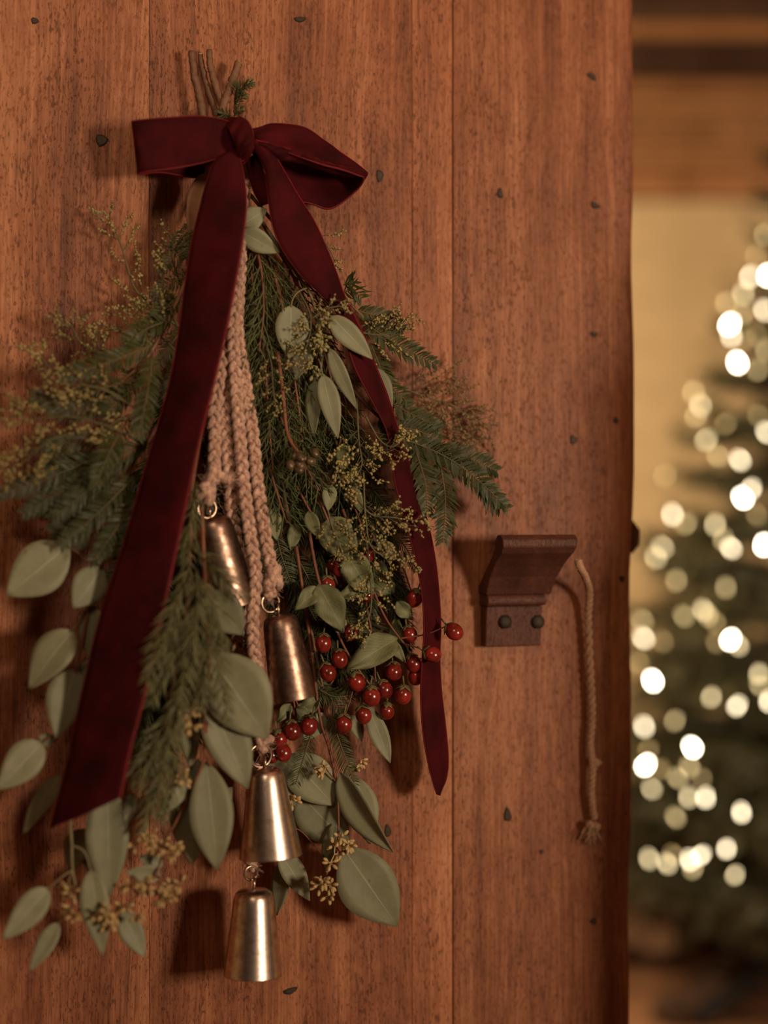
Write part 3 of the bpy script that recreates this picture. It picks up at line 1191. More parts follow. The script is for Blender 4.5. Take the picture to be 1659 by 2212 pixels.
def sprig_thing(name, label, cat, stems, sprigs, nl, width, gap, mat, flat=True, forward=0.75, group=None, seed=1, stemmat='twig', lift=1.0):
    """A conifer branch: its woody stems and the needled side sprigs."""
    rs = random.Random(seed)
    stems = [([(a, b, c * lift) for a, b, c in pts], r0, r1) for pts, r0, r1 in stems]
    sprigs = [[(a, b, c * lift) for a, b, c in sp] for sp in sprigs]
    p0 = L(*stems[0][0][0])
    t = thing(name, label, cat, p0, group)
    mb = MB()
    for pts, r0, r1 in stems:
        P = pl(pts)
        mb.tube(P, np.linspace(r0, r1, len(P)) * 0.001, 6)
    gb = MB()
    V, F = [], []
    for sp in sprigs:
        pts, scale = sp, 1.0
        A, B = np.array(L(*pts[0])), np.array(L(*pts[-1]))
        if len(pts) == 2:
            mid = 0.5 * (A + B) + DN * 0.008 * rs.uniform(0.3, 1.2) + unit(np.cross(B - A, DN)) * np.linalg.norm(B - A) * rs.uniform(-0.07, 0.07)
            Q = catmull([A, mid, B], 14)
        else:
            Q = pl(pts, 22)
        gb.tube(Q, np.linspace(0.0008, 0.0004, len(Q)), 4)
        needles_on(V, F, Q, nl * scale, 1.0, width, gap, rs, flat, forward)
    mb.build('stem', M[stemmat], t)
    gb.build('side_twigs', M['sprigstem'], t, kind='stuff')
    nb = MB()
    nb.add(np.array(V), F)
    nb.build('needles', M[mat], t, smooth=False, kind='stuff')
    return t


# ------------------------------------------------------------------ cut stems above the bow
tws = [([(414, 112, 0.016), (420, 160, 0.017), (430, 205, 0.019), (442, 262, 0.022), (470, 320, 0.026)], 2.9, 3.4,
        'smooth straight cut stem, first of the four above the bow'),
       ([(432, 116, 0.008), (440, 160, 0.010), (455, 210, 0.013), (475, 270, 0.022)], 2.1, 2.8,
        'thin rough cut stem, second of the four above the bow'),
       ([(452, 108, 0.014), (454, 140, 0.015), (460, 165, 0.016), (472, 205, 0.019), (490, 260, 0.025)], 2.6, 3.2,
        'kinked cut stem, third of the four above the bow'),
       ([(516, 134, 0.018), (506, 165, 0.019), (494, 195, 0.021), (480, 235, 0.025), (474, 280, 0.024)], 3.4, 3.4,
        'leaning cut stem with a slanted end beside green needles')]
rs = random.Random(21)
for pts, r0, r1, lab in tws:
    P = pl(pts, 30)
    t = thing('cut_stem', lab, 'stem', P[-1], 'cut stems above the bow')
    mb = MB()
    rad = np.linspace(r0, r1, 30) * 0.001
    for q in (9, 18, 25):
        rad[q] *= 1.18
    P = P + RNG.normal(0, 0.00025, P.shape)
    mb.tube(P, rad, 9)
    mb.build('bark', M['twig'], t)
    mb = MB()
    d = unit(P[0] - P[1])
    mb.lathe([(0.0, 0.0006), (rad[0] * 0.8, 0.0005), (rad[0] * 0.86, -0.0004)], P[0], d, 10)
    mb.build('cut_end', M['seed'], t)

sprig_thing('conifer_tip', 'small tuft of green needles beside the cut stems above the bow', 'conifer sprig',
            [([(508, 250, 0.022), (508, 215, 0.024), (512, 185, 0.026)], 0.9, 0.6)],
            [[(508, 215, 0.024), (512, 180, 0.027)], [(512, 200, 0.025), (545, 178, 0.026)], [(508, 225, 0.024), (528, 205, 0.026)],
             [(506, 250, 0.026), (522, 232, 0.03)], [(500, 256, 0.026), (470, 244, 0.028)]],
            0.0075, 0.0008, 0.0011, 'thuja', flat=False, seed=5)

# ------------------------------------------------------------------ velvet bow
bow = thing('velvet_bow', 'dark red velvet ribbon bow with two long hanging tails', 'bow', L(515, 305, 0.03))


def ribbon(name, rows, parent, n=60, m=9, thick=0.0013, bulge=0.0, wrinkle=0.0, seed=0, label=None):
    """rows: (left px, left py, left h, right px, right py, right h)."""
    A = catmull([L(r[0], r[1], r[2]) for r in rows], n)
    B = catmull([L(r[3], r[4], r[5]) for r in rows], n)
    G = np.zeros((n, m, 3))
    for j in range(m):
        s = j / (m - 1)
        G[:, j] = A * (1 - s) + B * s + DN * bulge * math.sin(math.pi * s)
        if wrinkle:
            ii = np.arange(n) / n
            G[:, j] += np.outer(wrinkle * np.sin(ii * 23 + seed + 3 * s) * np.sin(ii * 9 + 5 * s + seed) * math.sin(math.pi * min(1, max(0, s)) * 0.9 + 0.15), DN)
    mb = MB()
    mb.sheet(G, thick)
    return mb.build(name, M['velvet'], parent, label=label)


# left loop: out in front, folded at the far end, back behind
ribbon('loop', [(528, 276, 0.050, 528, 322, 0.050), (505, 266, 0.058, 512, 332, 0.056), (480, 257, 0.062, 488, 338, 0.060),
                (430, 249, 0.064, 440, 352, 0.062), (370, 252, 0.062, 380, 364, 0.061), (315, 257, 0.060, 325, 371, 0.059),
                (291, 260, 0.056, 303, 375, 0.055), (285, 262, 0.049, 298, 377, 0.048), (293, 262, 0.042, 306, 378, 0.041),
                (340, 262, 0.034, 350, 374, 0.033), (420, 262, 0.030, 430, 385, 0.029), (480, 268, 0.030, 486, 365, 0.029), (520, 280, 0.034, 520, 330, 0.033)],
       bow, n=90, wrinkle=0.0022, seed=1.0)
# right loop: open towards the viewer, upper face in front, inside of the lower face showing
ribbon('loop', [(532, 284, 0.050, 536, 304, 0.052), (556, 276, 0.056, 556, 306, 0.060), (590, 266, 0.056, 596, 322, 0.064), (655, 274, 0.054, 652, 342, 0.068),
                (700, 302, 0.050, 700, 357, 0.070), (740, 332, 0.048, 735, 366, 0.070), (775, 358, 0.047, 770, 378, 0.066), (792, 371, 0.044, 785, 386, 0.058),
                (793, 374, 0.040, 768, 414, 0.046), (778, 372, 0.034, 716, 451, 0.036), (735, 362, 0.028, 672, 441, 0.030),
                (680, 345, 0.026, 628, 428, 0.026), (610, 318, 0.028, 578, 382, 0.028), (540, 292, 0.034, 540, 324, 0.034)],
       bow, n=110, wrinkle=0.005, seed=4.0)
# crumpled fold inside the right loop
ribbon('loop_fold', [(545, 302, 0.060, 556, 330, 0.058), (590, 312, 0.066, 606, 345, 0.062), (640, 328, 0.066, 650, 352, 0.060), (690, 345, 0.066, 692, 366, 0.060),
                     (722, 356, 0.066, 714, 372, 0.060), (770, 368, 0.060, 764, 382, 0.056)], bow, n=50, wrinkle=0.004, seed=2.2, bulge=0.004)
# knot wrapped round the middle
ribbon('knot', [(484, 262, 0.046, 520, 254, 0.034), (490, 272, 0.064, 531, 259, 0.056), (500, 290, 0.073, 544, 276, 0.066), (510, 315, 0.075, 548, 302, 0.070),
                (514, 335, 0.070, 544, 328, 0.068), (512, 349, 0.058, 532, 348, 0.058), (508, 346, 0.044, 524, 352, 0.046)], bow, n=48, wrinkle=0.0055, seed=0.6, bulge=0.006)
# wide left-hand tail hanging free in front
ribbon('tail', [(492, 330, 0.060, 524, 326, 0.064), (466, 345, 0.062, 519, 338, 0.066), (448, 385, 0.062, 530, 395, 0.071), (433, 440, 0.061, 534, 445, 0.082),
                (414, 520, 0.062, 526, 520, 0.089), (398, 620, 0.066, 510, 615, 0.098), (383, 730, 0.072, 488, 725, 0.103), (364, 832, 0.076, 463, 832, 0.107),
                (326, 968, 0.080, 428, 975, 0.111), (270, 1160, 0.084, 388, 1165, 0.115), (216, 1330, 0.088, 352, 1330, 0.119), (175, 1500, 0.090, 320, 1480, 0.122),
                (140, 1660, 0.092, 286, 1610, 0.124), (107, 1790, 0.094, 262, 1722, 0.126)], bow, n=130, m=11, bulge=0.003, wrinkle=0.0012, seed=3.0)
# short piece behind the right-hand tail, then the long narrow twisting tail
ribbon('tail_fold', [(528, 345, 0.050, 560, 330, 0.052), (536, 375, 0.048, 566, 360, 0.050), (548, 415, 0.046, 574, 400, 0.048), (566, 445, 0.044, 586, 440, 0.046)],
       bow, n=24, bulge=0.003)
ribbon('tail', [(540, 312, 0.060, 552, 302, 0.060), (560, 340, 0.064, 584, 322, 0.062), (574, 372, 0.066, 604, 352, 0.062), (577, 420, 0.066, 640, 415, 0.060),
                (588, 490, 0.064, 678, 475, 0.058), (612, 545, 0.062, 704, 530, 0.056), (652, 598, 0.060, 728, 590, 0.054), (700, 645, 0.060, 742, 632, 0.052),
                (728, 682, 0.060, 760, 672, 0.050), (748, 742, 0.063, 788, 728, 0.041), (768, 800, 0.063, 812, 790, 0.041), (800, 862, 0.063, 836, 850, 0.042),
                (832, 925, 0.063, 856, 915, 0.043), (846, 985, 0.063, 878, 975, 0.043), (852, 1040, 0.061, 894, 1035, 0.042), (872, 1120, 0.059, 920, 1115, 0.041),
                (895, 1200, 0.057, 938, 1195, 0.040), (910, 1280, 0.056, 948, 1278, 0.038), (915, 1360, 0.055, 952, 1355, 0.037), (911, 1430, 0.054, 950, 1425, 0.036),
                (908, 1500, 0.053, 954, 1495, 0.035), (912, 1575, 0.052, 962, 1565, 0.033), (922, 1640, 0.051, 968, 1635, 0.031), (934, 1688, 0.049, 964, 1682, 0.031),
                (943, 1716, 0.048, 948, 1716, 0.035)], bow, n=170, m=9, bulge=0.004, wrinkle=0.0012, seed=5.5)

# ------------------------------------------------------------------ ropes with knots
RR = 0.0051                            # radius of one plaited cord


def rope_thing(label, cords, knots, seed, tufts=()):
    rs = random.Random(seed)
    P0 = pl(cords[0], 60)
    t = thing('jute_rope', label, 'rope', P0[-1], 'jute ropes of the bells')
    for c in cords:
        P = pl(c, 90)
        mb = MB()
        braid(mb, P, RR, 0.0135)
        fuzz(mb, P, RR * 0.8, int(len(c) * 60), 0.0040, rs)
        mb.build('cord', M['rope'], t)
    for (px, py, h, r) in knots:
        c = L(px, py, h)
        mb = MB()
        rr = r * MM
        for j in range(5):
            a = j * 1.3 + rs.uniform(0, 0.8)
            ax = unit(np.array([math.cos(a), rs.uniform(-0.5, 0.5), math.sin(a)]))
            cc = c + np.array([rs.uniform(-.25, .25), rs.uniform(-.15, .15), rs.uniform(-.35, .35)]) * rr
            mb.torus(cc, ax, rr * 0.55, rr * 0.38, 18, 8)
        fuzz(mb, np.array([c - UP * rr, c, c + UP * rr]), rr * 0.9, 70, 0.004, rs)
        mb.build('knot', M['rope'], t)
    for (a, b, r) in tufts:
        mb = MB()
        P = pl([a, b], 8)
        mb.tube(P, np.linspace(0.8, 1.15, 8) * r * MM, 9)
        for j in range(30):
            e = P[-1] + np.array([rs.gauss(0, .0035), rs.gauss(0, .003), rs.gauss(0, .003)]) + (P[-1] - P[0]) * 0.3
            mb.tube(np.array([P[-1], e]), 0.0003, 3, cap=False)
        mb.build('rope_end', M['rope'], t)
    return t


rope_thing('short jute rope knotted to the dark bell nearest the ribbon tail',
           [[(520, 395, 0.036), (505, 560, 0.050), (492, 700, 0.056), (476, 800, 0.062), (463, 880, 0.066), (464, 950, 0.068), (462, 1020, 0.070)],
            [(524, 395, 0.034), (510, 620, 0.046), (492, 790, 0.054), (484, 880, 0.058), (489, 960, 0.060), (496, 1040, 0.060), (500, 1100, 0.058)]],
           [(462, 1028, 0.072, 24), (446, 1064, 0.072, 26)], 1, [((470, 1030, 0.074), (500, 1036, 0.078), 11)])
rope_thing('jute rope with thick knot above the weathered bell beside the berries',
           [[(528, 395, 0.036), (516, 620, 0.050), (513, 720, 0.056), (530, 830, 0.060), (545, 930, 0.062), (556, 1040, 0.062), (572, 1150, 0.062), (588, 1235, 0.062)]],
           [(588, 1250, 0.062, 25), (585, 1280, 0.062, 15)], 2)
rope_thing('long jute rope running down to the bright upper bell',
           [[(524, 390, 0.040), (512, 600, 0.054), (503, 720, 0.062), (510, 830, 0.066), (517, 930, 0.068), (525, 1030, 0.069), (538, 1140, 0.070), (552, 1240, 0.070),
             (546, 1330, 0.070), (548, 1400, 0.068), (562, 1480, 0.062), (568, 1590, 0.058)]],
           [(569, 1602, 0.058, 22)], 3)
rope_thing('thin jute rope ending at the lowest bell',
           [[(500, 1100, 0.058), (514, 1200, 0.052), (520, 1300, 0.050), (512, 1380, 0.050), (520, 1440, 0.048), (545, 1600, 0.034), (548, 1750, 0.030), (546, 1850, 0.046)]],
           [(546, 1862, 0.050, 17)], 4)

# ------------------------------------------------------------------ bells


def bell(label, tx, ty, bx, by, wpx, h, ring, lean=0.0, shoulder=0.66, mat='bell'):
    top, bot = L(tx, ty, h), L(bx, by, h + lean)
    ax = unit(top - bot)
    Hh = np.linalg.norm(top - bot)
    Rr = 0.5 * wpx * np.linalg.norm(bot - CAM) / FPX
    t = thing('brass_bell', label, 'bell', top, 'bells on the rope')
    k = shoulder
    out = [(0.0, 1.0), (0.34 * k, 0.998), (0.60 * k, 0.988), (0.78 * k, 0.968), (0.90 * k, 0.938), (0.96 * k, 0.90), (k, 0.85)]
    out += [(k + (0.985 - k) * t ** 1.05, 0.85 * (1 - t)) for t in (0.2, 0.4, 0.6, 0.8, 0.93, 0.99, 1.0)]
    inn = [(0.955, 0.0), (0.93, 0.03), (k + (0.93 - k) * 0.6, 0.32), (k * 0.98, 0.70), (0.88 * k, 0.88), (0.6 * k, 0.94), (0.0, 0.965)]
    out = [(r * Rr, z * Hh) for r, z in out]
    inn = [(r * Rr, z * Hh) for r, z in inn]
    mb = MB()
    mb.lathe(out + inn, bot, ax, 56)
    mb.build('body', M[mat], t)
    mb = MB()
    c = top + ax * 0.0035
    mb.torus(c, DU + 0.2 * DN, 0.0050, 0.0012, 20, 7)
    mb.build('crown_loop', M['ring'], t)
    rx, ry, rr, rh = ring
    mb = MB()
    mb.torus(L(rx, ry, rh), unit(DN + 0.25 * DU), rr * MM, 0.0011, 32, 8)
    mb.build('wire_ring', M['ring'], t)
    mb = MB()
    mb.tube(np.array([bot + ax * Hh * 0.93, bot + ax * Hh * 0.2]), 0.0012, 6)
    mb.ellipsoid(bot + ax * Hh * 0.16, DU * 0.006, DN * 0.006, ax * 0.007, 10, 7)
    mb.build('clapper', M['iron'], t)
    return t


bell('dark tarnished bell half hidden behind spruce, highest of the bells', 456, 1114, 500, 1306, 120, 0.060, (447, 1098, 19, 0.066), lean=-0.004, shoulder=0.70, mat='belldark')
bell('weathered copper-toned bell hanging beside the red berries', 603, 1326, 634, 1510, 102, 0.060, (584, 1302, 19, 0.061), lean=0.004, shoulder=0.76, mat='belldark')
bell('shiny silver-brown bell below the big leaves, second lowest of the bells', 573, 1656, 585, 1850, 134, 0.058, (563, 1632, 23, 0.060), lean=0.006, shoulder=0.60)
bell('shiny bell hanging lowest, clear of all the leaves', 549, 1918, 546, 2106, 122, 0.058, (542, 1886, 14, 0.056), lean=0.006, shoulder=0.70)

# ------------------------------------------------------------------ seeds


def seed_cluster(parent, px, py, rpx, h, mat='seed', n=None, seed=0, rx=1.0, size=1.0, hub=None):
    """A tuft of small pointed eucalyptus seeds on short stalks."""
    rs = random.Random(int(px * 31 + py))
    mb = MB()
    c = L(px, py, h)
    n = n or max(6, int(rpx * 1.0))
    tufts = max(2, n // 6)
    hubs = []
    for k in range(tufts):
        a = rs.uniform(0, 6.28)
        r = rpx * math.sqrt(rs.random()) * 0.85
        hubs.append(c + DU * r * math.cos(a) * MM * rx + UP * r * math.sin(a) * MM + DN * rs.uniform(-0.007, 0.009))
    for hb in hubs:
        mb.tube(np.array([c, hb]), 0.0006, 4)
        for j in range(7):
            d = unit(np.array([rs.gauss(0, 1), rs.gauss(-0.3, 0.7), rs.gauss(-0.35, 0.9)]))
            l = 0.0058 * size * rs.uniform(0.8, 1.2)
            x = unit(np.cross(d, [0.3, 0.5, 0.8]))
            y = np.cross(d, x)
            mb.tube(np.array([hb, hb + d * l * 0.6]), 0.00045, 3)
            mb.ellipsoid(hb + d * l, x * 0.0016 * size, y * 0.0016 * size, d * 0.0028 * size, 6, 5)
    return mb.build('seed_cluster', M[mat], parent, kind='stuff')


# ------------------------------------------------------------------ eucalyptus branches
def euc(label, stems, leaves, seeds=(), mat='euc', smat='stem', name='eucalyptus_branch', cat='eucalyptus', group='eucalyptus branches'):
    t = thing(name, label, cat, L(*stems[0][0][0]), group)
    stem_part(t, stems, smat)
    for lf in leaves:
        kw = lf[7] if len(lf) > 7 else {}
        leaf(t, *lf[:7], **{**dict(mat=mat), **kw})
    for s in seeds:
        seed_cluster(t, *s[:4], **(s[4] if len(s) > 4 else {}))
    return t


euc('two pale eucalyptus leaves tucked between the ribbon tails under the knot',
    [([(505, 420, 0.034), (520, 470, 0.050), (524, 500, 0.052)], 1.0, 0.6)],
    [(522, 486, 576, 452, 48, 0.052, 0.058, dict(roll=8, wavy=0.08)), (520, 500, 604, 546, 48, 0.052, 0.056, dict(roll=-6))], smat='greenstem')

euc('eucalyptus sprig with seven pale leaves lying beside the narrow ribbon tail',
    [([(560, 470, 0.035), (640, 590, 0.046), (672, 640, 0.052), (690, 720, 0.058), (694, 790, 0.058), (684, 812, 0.056)], 1.5, 0.8),
     ([(664, 622, 0.052), (645, 630, 0.058), (633, 645, 0.061), (629, 662, 0.062)], 0.8, 0.6),
     ([(690, 700, 0.058), (700, 678, 0.064), (716, 684, 0.069)], 0.7, 0.5), ([(692, 745, 0.058), (704, 744, 0.060), (711, 754, 0.060)], 0.7, 0.5),
     ([(688, 775, 0.058), (693, 790, 0.062), (697, 810, 0.063)], 0.8, 0.6), ([(740, 700, 0.048), (785, 760, 0.042), (808, 796, 0.040)], 0.8, 0.5)],
    [(629, 658, 628, 778, 72, 0.062, 0.058, dict(roll=6, sharp=0.80)), (660, 735, 639, 820, 50, 0.050, 0.052, dict(roll=-12)),
     (714, 682, 805, 776, 50, 0.069, 0.070, dict(roll=4)), (711, 752, 770, 885, 34, 0.060, 0.058, dict(roll=-10)),
     (697, 808, 730, 947, 46, 0.063, 0.064, dict(roll=2)), (684, 811, 675, 945, 36, 0.056, 0.050, dict(roll=-28)),
     (806, 794, 848, 880, 40, 0.040, 0.042, dict(roll=8))],
    [(690, 740, 22, 0.060, dict(mat='greenseed', size=0.9)), (684, 792, 16, 0.060, dict(mat='greenseed', n=8)), (700, 690, 18, 0.060, dict(mat='greenseed', n=10, size=0.8))], smat='greenstem')

euc('eucalyptus branch with broad leaves hanging left of the wide ribbon tail',
    [([(330, 900, 0.050), (262, 1060, 0.056), (218, 1170, 0.060), (196, 1290, 0.062), (175, 1400, 0.064), (150, 1520, 0.066), (118, 1606, 0.068)], 1.8, 0.8),
     ([(205, 1240, 0.061), (175, 1200, 0.062), (146, 1180, 0.060)], 0.8, 0.6), ([(205, 1240, 0.061), (215, 1230, 0.066), (220, 1226, 0.068)], 0.8, 0.6),
     ([(184, 1322, 0.062), (172, 1340, 0.064), (154, 1364, 0.064)], 0.8, 0.6), ([(185, 1425, 0.064), (170, 1436, 0.066), (160, 1447, 0.066)], 0.8, 0.6),
     ([(118, 1590, 0.068), (105, 1595, 0.070), (90, 1606, 0.070)], 0.8, 0.6)],
    [(150, 1176, 15, 1286, 108, 0.060, 0.066, dict(roll=-6, sharp=0.9)), (222, 1224, 160, 1314, 74, 0.068, 0.076, dict(roll=16, sharp=0.85)),
     (157, 1360, 60, 1488, 80, 0.064, 0.062, dict(roll=-22)), (162, 1444, 122, 1594, 86, 0.066, 0.078, dict(roll=5)),
     (92, 1603, -6, 1706, 76, 0.070, 0.080, dict(roll=5)), (116, 1606, 84, 1588, 28, 0.068, 0.066), (202, 1308, 194, 1430, 54, 0.062, 0.058, dict(roll=-14)),
     (190, 1180, 120, 1130, 60, 0.050, 0.045, dict(roll=20)), (205, 1420, 180, 1530, 60, 0.058, 0.054, dict(roll=-10))])

euc('eucalyptus branch with long drooping leaves below the wide ribbon tail',
    [([(290, 1420, 0.070), (220, 1600, 0.076), (158, 1740, 0.082), (155, 1830, 0.084), (157, 1880, 0.084), (166, 1925, 0.086)], 1.8, 0.8),
     ([(156, 1826, 0.084), (182, 1840, 0.088), (196, 1880, 0.090)], 1.0, 0.7), ([(157, 1880, 0.084), (135, 1893, 0.088), (103, 1922, 0.090)], 0.9, 0.6),
     ([(157, 1882, 0.084), (148, 1905, 0.088), (152, 1918, 0.088)], 0.6, 0.5), ([(166, 1925, 0.086), (170, 1940, 0.086), (140, 1975, 0.084), (125, 1997, 0.082)], 0.7, 0.5)],
    [(128, 1672, 47, 1802, 40, 0.070, 0.068, dict(roll=-34)), (232, 1690, 236, 1940, 88, 0.082, 0.092, dict(roll=4, sharp=0.85)),
     (196, 1878, 222, 2066, 58, 0.090, 0.098, dict(roll=-4)), (262, 1968, 314, 2068, 50, 0.080, 0.086, dict(roll=10)),
     (106, 1918, 6, 2030, 60, 0.090, 0.098, dict(roll=6)), (127, 1992, 63, 2099, 38, 0.082, 0.090, dict(roll=-8)),
     (184, 1790, 148, 1886, 54, 0.060, 0.060, dict(roll=-26)), (212, 1800, 200, 1900, 60, 0.060, 0.064, dict(roll=-20))],
    [(150, 1926, 7, 0.088, dict(n=4)), (155, 1975, 12, 0.086, dict(n=8)), (232, 1986, 30, 0.098, dict(n=34)), (286, 1962, 17, 0.094, dict(n=14))], smat='greenstem')

euc('eucalyptus branch with the largest leaves covering the rope above the bells',
    [([(430, 980, 0.050), (440, 1200, 0.078), (446, 1330, 0.092), (452, 1440, 0.098), (440, 1560, 0.098), (448, 1640, 0.096)], 2.0, 1.2),
     ([(447, 1560, 0.098), (440, 1640, 0.096), (410, 1710, 0.092), (380, 1775, 0.090), (350, 1825, 0.090)], 1.2, 0.8),
     ([(448, 1635, 0.096), (455, 1655, 0.094)], 1.0, 0.7)],
    [(452, 1412, 578, 1596, 142, 0.100, 0.106, dict(roll=-4, sharp=0.86)), (440, 1480, 536, 1704, 96, 0.096, 0.098, dict(roll=8, sharp=0.92)),
     (446, 1645, 470, 1880, 92, 0.094, 0.104, dict(roll=4, sharp=0.92)), (425, 1640, 412, 1868, 96, 0.080, 0.086, dict(roll=-18, sharp=0.95)),
     (448, 1280, 524, 1372, 92, 0.096, 0.094, dict(roll=-8)), (412, 1545, 412, 1662, 42, 0.084, 0.080, dict(roll=-10)),
     (402, 1688, 340, 1764, 38, 0.090, 0.094, dict(roll=12)), (286, 1712, 270, 1786, 28, 0.084, 0.090), (440, 1780, 500, 1700, 60, 0.080, 0.076, dict(roll=20))],
    [(405, 1540, 27, 0.104, dict(n=26)), (390, 1682, 9, 0.098, dict(n=5)), (304, 1806, 34, 0.094, dict(n=34, size=0.85)), (352, 1830, 32, 0.096, dict(n=28))])

euc('low seeded eucalyptus sprig with ochre seed tufts beside the lowest leaves',
    [([(370, 1790, 0.086), (350, 1850, 0.090), (330, 1900, 0.092), (285, 1945, 0.092), (245, 1975, 0.094)], 1.0, 0.6),
     ([(335, 1890, 0.092), (375, 1905, 0.094)], 0.7, 0.5)],
    [(348, 1892, 272, 1884, 40, 0.088, 0.090, dict(roll=18)), (352, 1870, 300, 1850, 34, 0.080, 0.080)],
    [(300, 1906, 26, 0.098, dict(n=22)), (338, 1925, 28, 0.098, dict(n=24, rx=1.3)), (378, 1904, 22, 0.098, dict(n=16))])

euc('eucalyptus branch with the big bright leaf and ochre seeds right of the bells',
    [([(640, 1180, 0.040), (672, 1400, 0.036), (690, 1545, 0.034), (712, 1620, 0.036), (726, 1690, 0.038), (731, 1760, 0.040), (728, 1830, 0.042), (705, 1890, 0.044)], 1.5, 0.8),
     ([(726, 1690, 0.038), (700, 1655, 0.042), (690, 1650, 0.042)], 0.6, 0.4), ([(730, 1700, 0.038), (760, 1670, 0.040), (778, 1650, 0.042)], 0.6, 0.4),
     ([(730, 1820, 0.042), (738, 1826, 0.046), (746, 1838, 0.048)], 0.9, 0.7), ([(600, 1820, 0.030), (640, 1790, 0.026), (700, 1850, 0.030)], 0.6, 0.5)],
    [(622, 1630, 722, 1740, 96, 0.028, 0.034, dict(roll=-6, sharp=0.85)), (640, 1708, 752, 1824, 104, 0.022, 0.026, dict(roll=-12, sharp=0.85)),
     (730, 1672, 845, 1846, 58, 0.044, 0.048, dict(roll=-38, fold=0.3)), (772, 1680, 800, 1824, 62, 0.026, 0.030, dict(roll=8, sharp=0.85)),
     (742, 1832, 859, 2002, 122, 0.048, 0.056, dict(roll=0, sharp=0.86)), (606, 1842, 670, 1946, 50, 0.030, 0.034, dict(roll=8)),
     (612, 1862, 596, 1978, 38, 0.026, 0.024, dict(roll=-34)), (794, 1522, 844, 1648, 42, 0.038, 0.046, dict(roll=8, sharp=0.9)),
     (584, 1640, 640, 1744, 66, 0.026, 0.026, dict(roll=-16)), (700, 1540, 655, 1600, 44, 0.028, 0.030, dict(roll=8)),
     (722, 1780, 702, 1880, 34, 0.032, 0.030, dict(roll=-20)), (760, 1545, 782, 1602, 30, 0.030, 0.030), (690, 1480, 640, 1560, 50, 0.020, 0.018, dict(roll=-16))],
    [(703, 1655, 16, 0.044, dict(n=12, size=0.9)), (776, 1650, 17, 0.044, dict(n=14, size=0.9)), (736, 1812, 24, 0.050, dict(n=20)),
     (722, 1846, 24, 0.052, dict(n=22)), (700, 1912, 30, 0.054, dict(n=30)), (630, 1722, 8, 0.040, dict(n=5))])

euc('dull eucalyptus sprig with small leaves in the middle of the swag',
    [([(560, 800, 0.034), (650, 1000, 0.042), (690, 1080, 0.044), (722, 1160, 0.044), (746, 1240, 0.044)], 1.3, 0.8)],
    [(714, 1046, 709, 1104, 32, 0.054, 0.056, dict(roll=12)), (666, 1104, 687, 1162, 32, 0.052, 0.054, dict(roll=-14)), (583, 1096, 598, 1167, 38, 0.050, 0.052, dict(roll=6)),
     (738, 958, 744, 1024, 32, 0.048, 0.050, dict(roll=-20)), (712, 1116, 748, 1210, 78, 0.046, 0.050, dict(roll=-8)), (760, 1050, 782, 1110, 26, 0.040, 0.042),
     (742, 1140, 772, 1200, 30, 0.044, 0.044, dict(roll=20)), (640, 1130, 628, 1190, 30, 0.036, 0.036)],
    mat='berryleaf')

t = thing('dried_leaf', 'curled dry brown leaf behind the bow beside the wide tail', 'leaf', L(440, 385, 0.03))
leaf(t, 446, 372, 410, 520, 52, 0.036, 0.042, mat='dry', roll=14, wavy=0.15, name='blade')
leaf(t, 440, 440, 408, 545, 30, 0.034, 0.038, mat='dry', roll=-20, wavy=0.15, name='blade')

# ------------------------------------------------------------------ berry sprigs


def berry_sprig(label, stems, leaves, berries, seed):
    rs = random.Random(seed)
    t = thing('berry_sprig', label, 'berry sprig', L(*stems[0][0][0]), 'red berry sprigs')
    stem_part(t, stems, 'stem')
    for lf in leaves:
        kw = lf[7] if len(lf) > 7 else {}
        leaf(t, *lf[:7], **{**dict(mat='berryleaf', wavy=0.38, fold=0.28, curl=0.40), **kw})
    for bb in berries:
        px, py, h = bb[:3]
        r = (bb[3] if len(bb) > 3 else 17.5) * MM
        d = unit(np.array([bb[4] if len(bb) > 4 else rs.uniform(-0.5, 0.5), rs.uniform(-0.35, 0.1), bb[5] if len(bb) > 5 else -1.0]))
        c = L(px, py, h)
        x = unit(np.cross(d, [0.2, 1, 0.1]))
        y = np.cross(d, x)
        mb = MB()
        # ripe capsule: three faint lobes, blunt point
        V, F = [], []
        nu, nv = 18, 11
        for i in range(nv + 1):
            th = math.pi * i / nv
            for k in range(nu):
                ph = 2 * math.pi * k / nu
                lob = 1.0 + 0.035 * math.cos(3 * ph)
                V.append(c + d * (-math.cos(th)) * r * 1.12 + math.sin(th) * r * 0.98 * lob * (x * math.cos(ph) + y * math.sin(ph)))
        for i in range(nv):
            for k in range(nu):
                k2 = (k + 1) % nu
                F.append((i * nu + k, i * nu + k2, (i + 1) * nu + k2, (i + 1) * nu + k))
        mb.add(np.array(V), F)
        o = mb.build('berry', M['berry'], t)
        mb = MB()
        b0 = c - d * r * 1.08
        for k in range(5):
            a = 2 * math.pi * k / 5 + rs.random()
            e = x * math.cos(a) + y * math.sin(a)
            s = np.cross(d, e)
            G = []
            for q in np.linspace(0, 1, 4):
                w = r * 0.42 * math.sin(math.pi * min(0.97, q * 0.8 + 0.2))
                m = b0 + e * r * 1.0 * q + d * r * (0.35 * q - 0.10 + 0.25 * q * q) - d * r * 0.1
                G.append([m - s * w, m, m + s * w])
            mb.sheet(np.array(G), 0.0004)
        mb.tube(np.array([b0, b0 - d * r * 0.9 + np.array([rs.uniform(-.3, .3) * r, 0, 0.3 * r])]), 0.0008, 5)
        mb.build('calyx', M['calyx'], o)
    return t


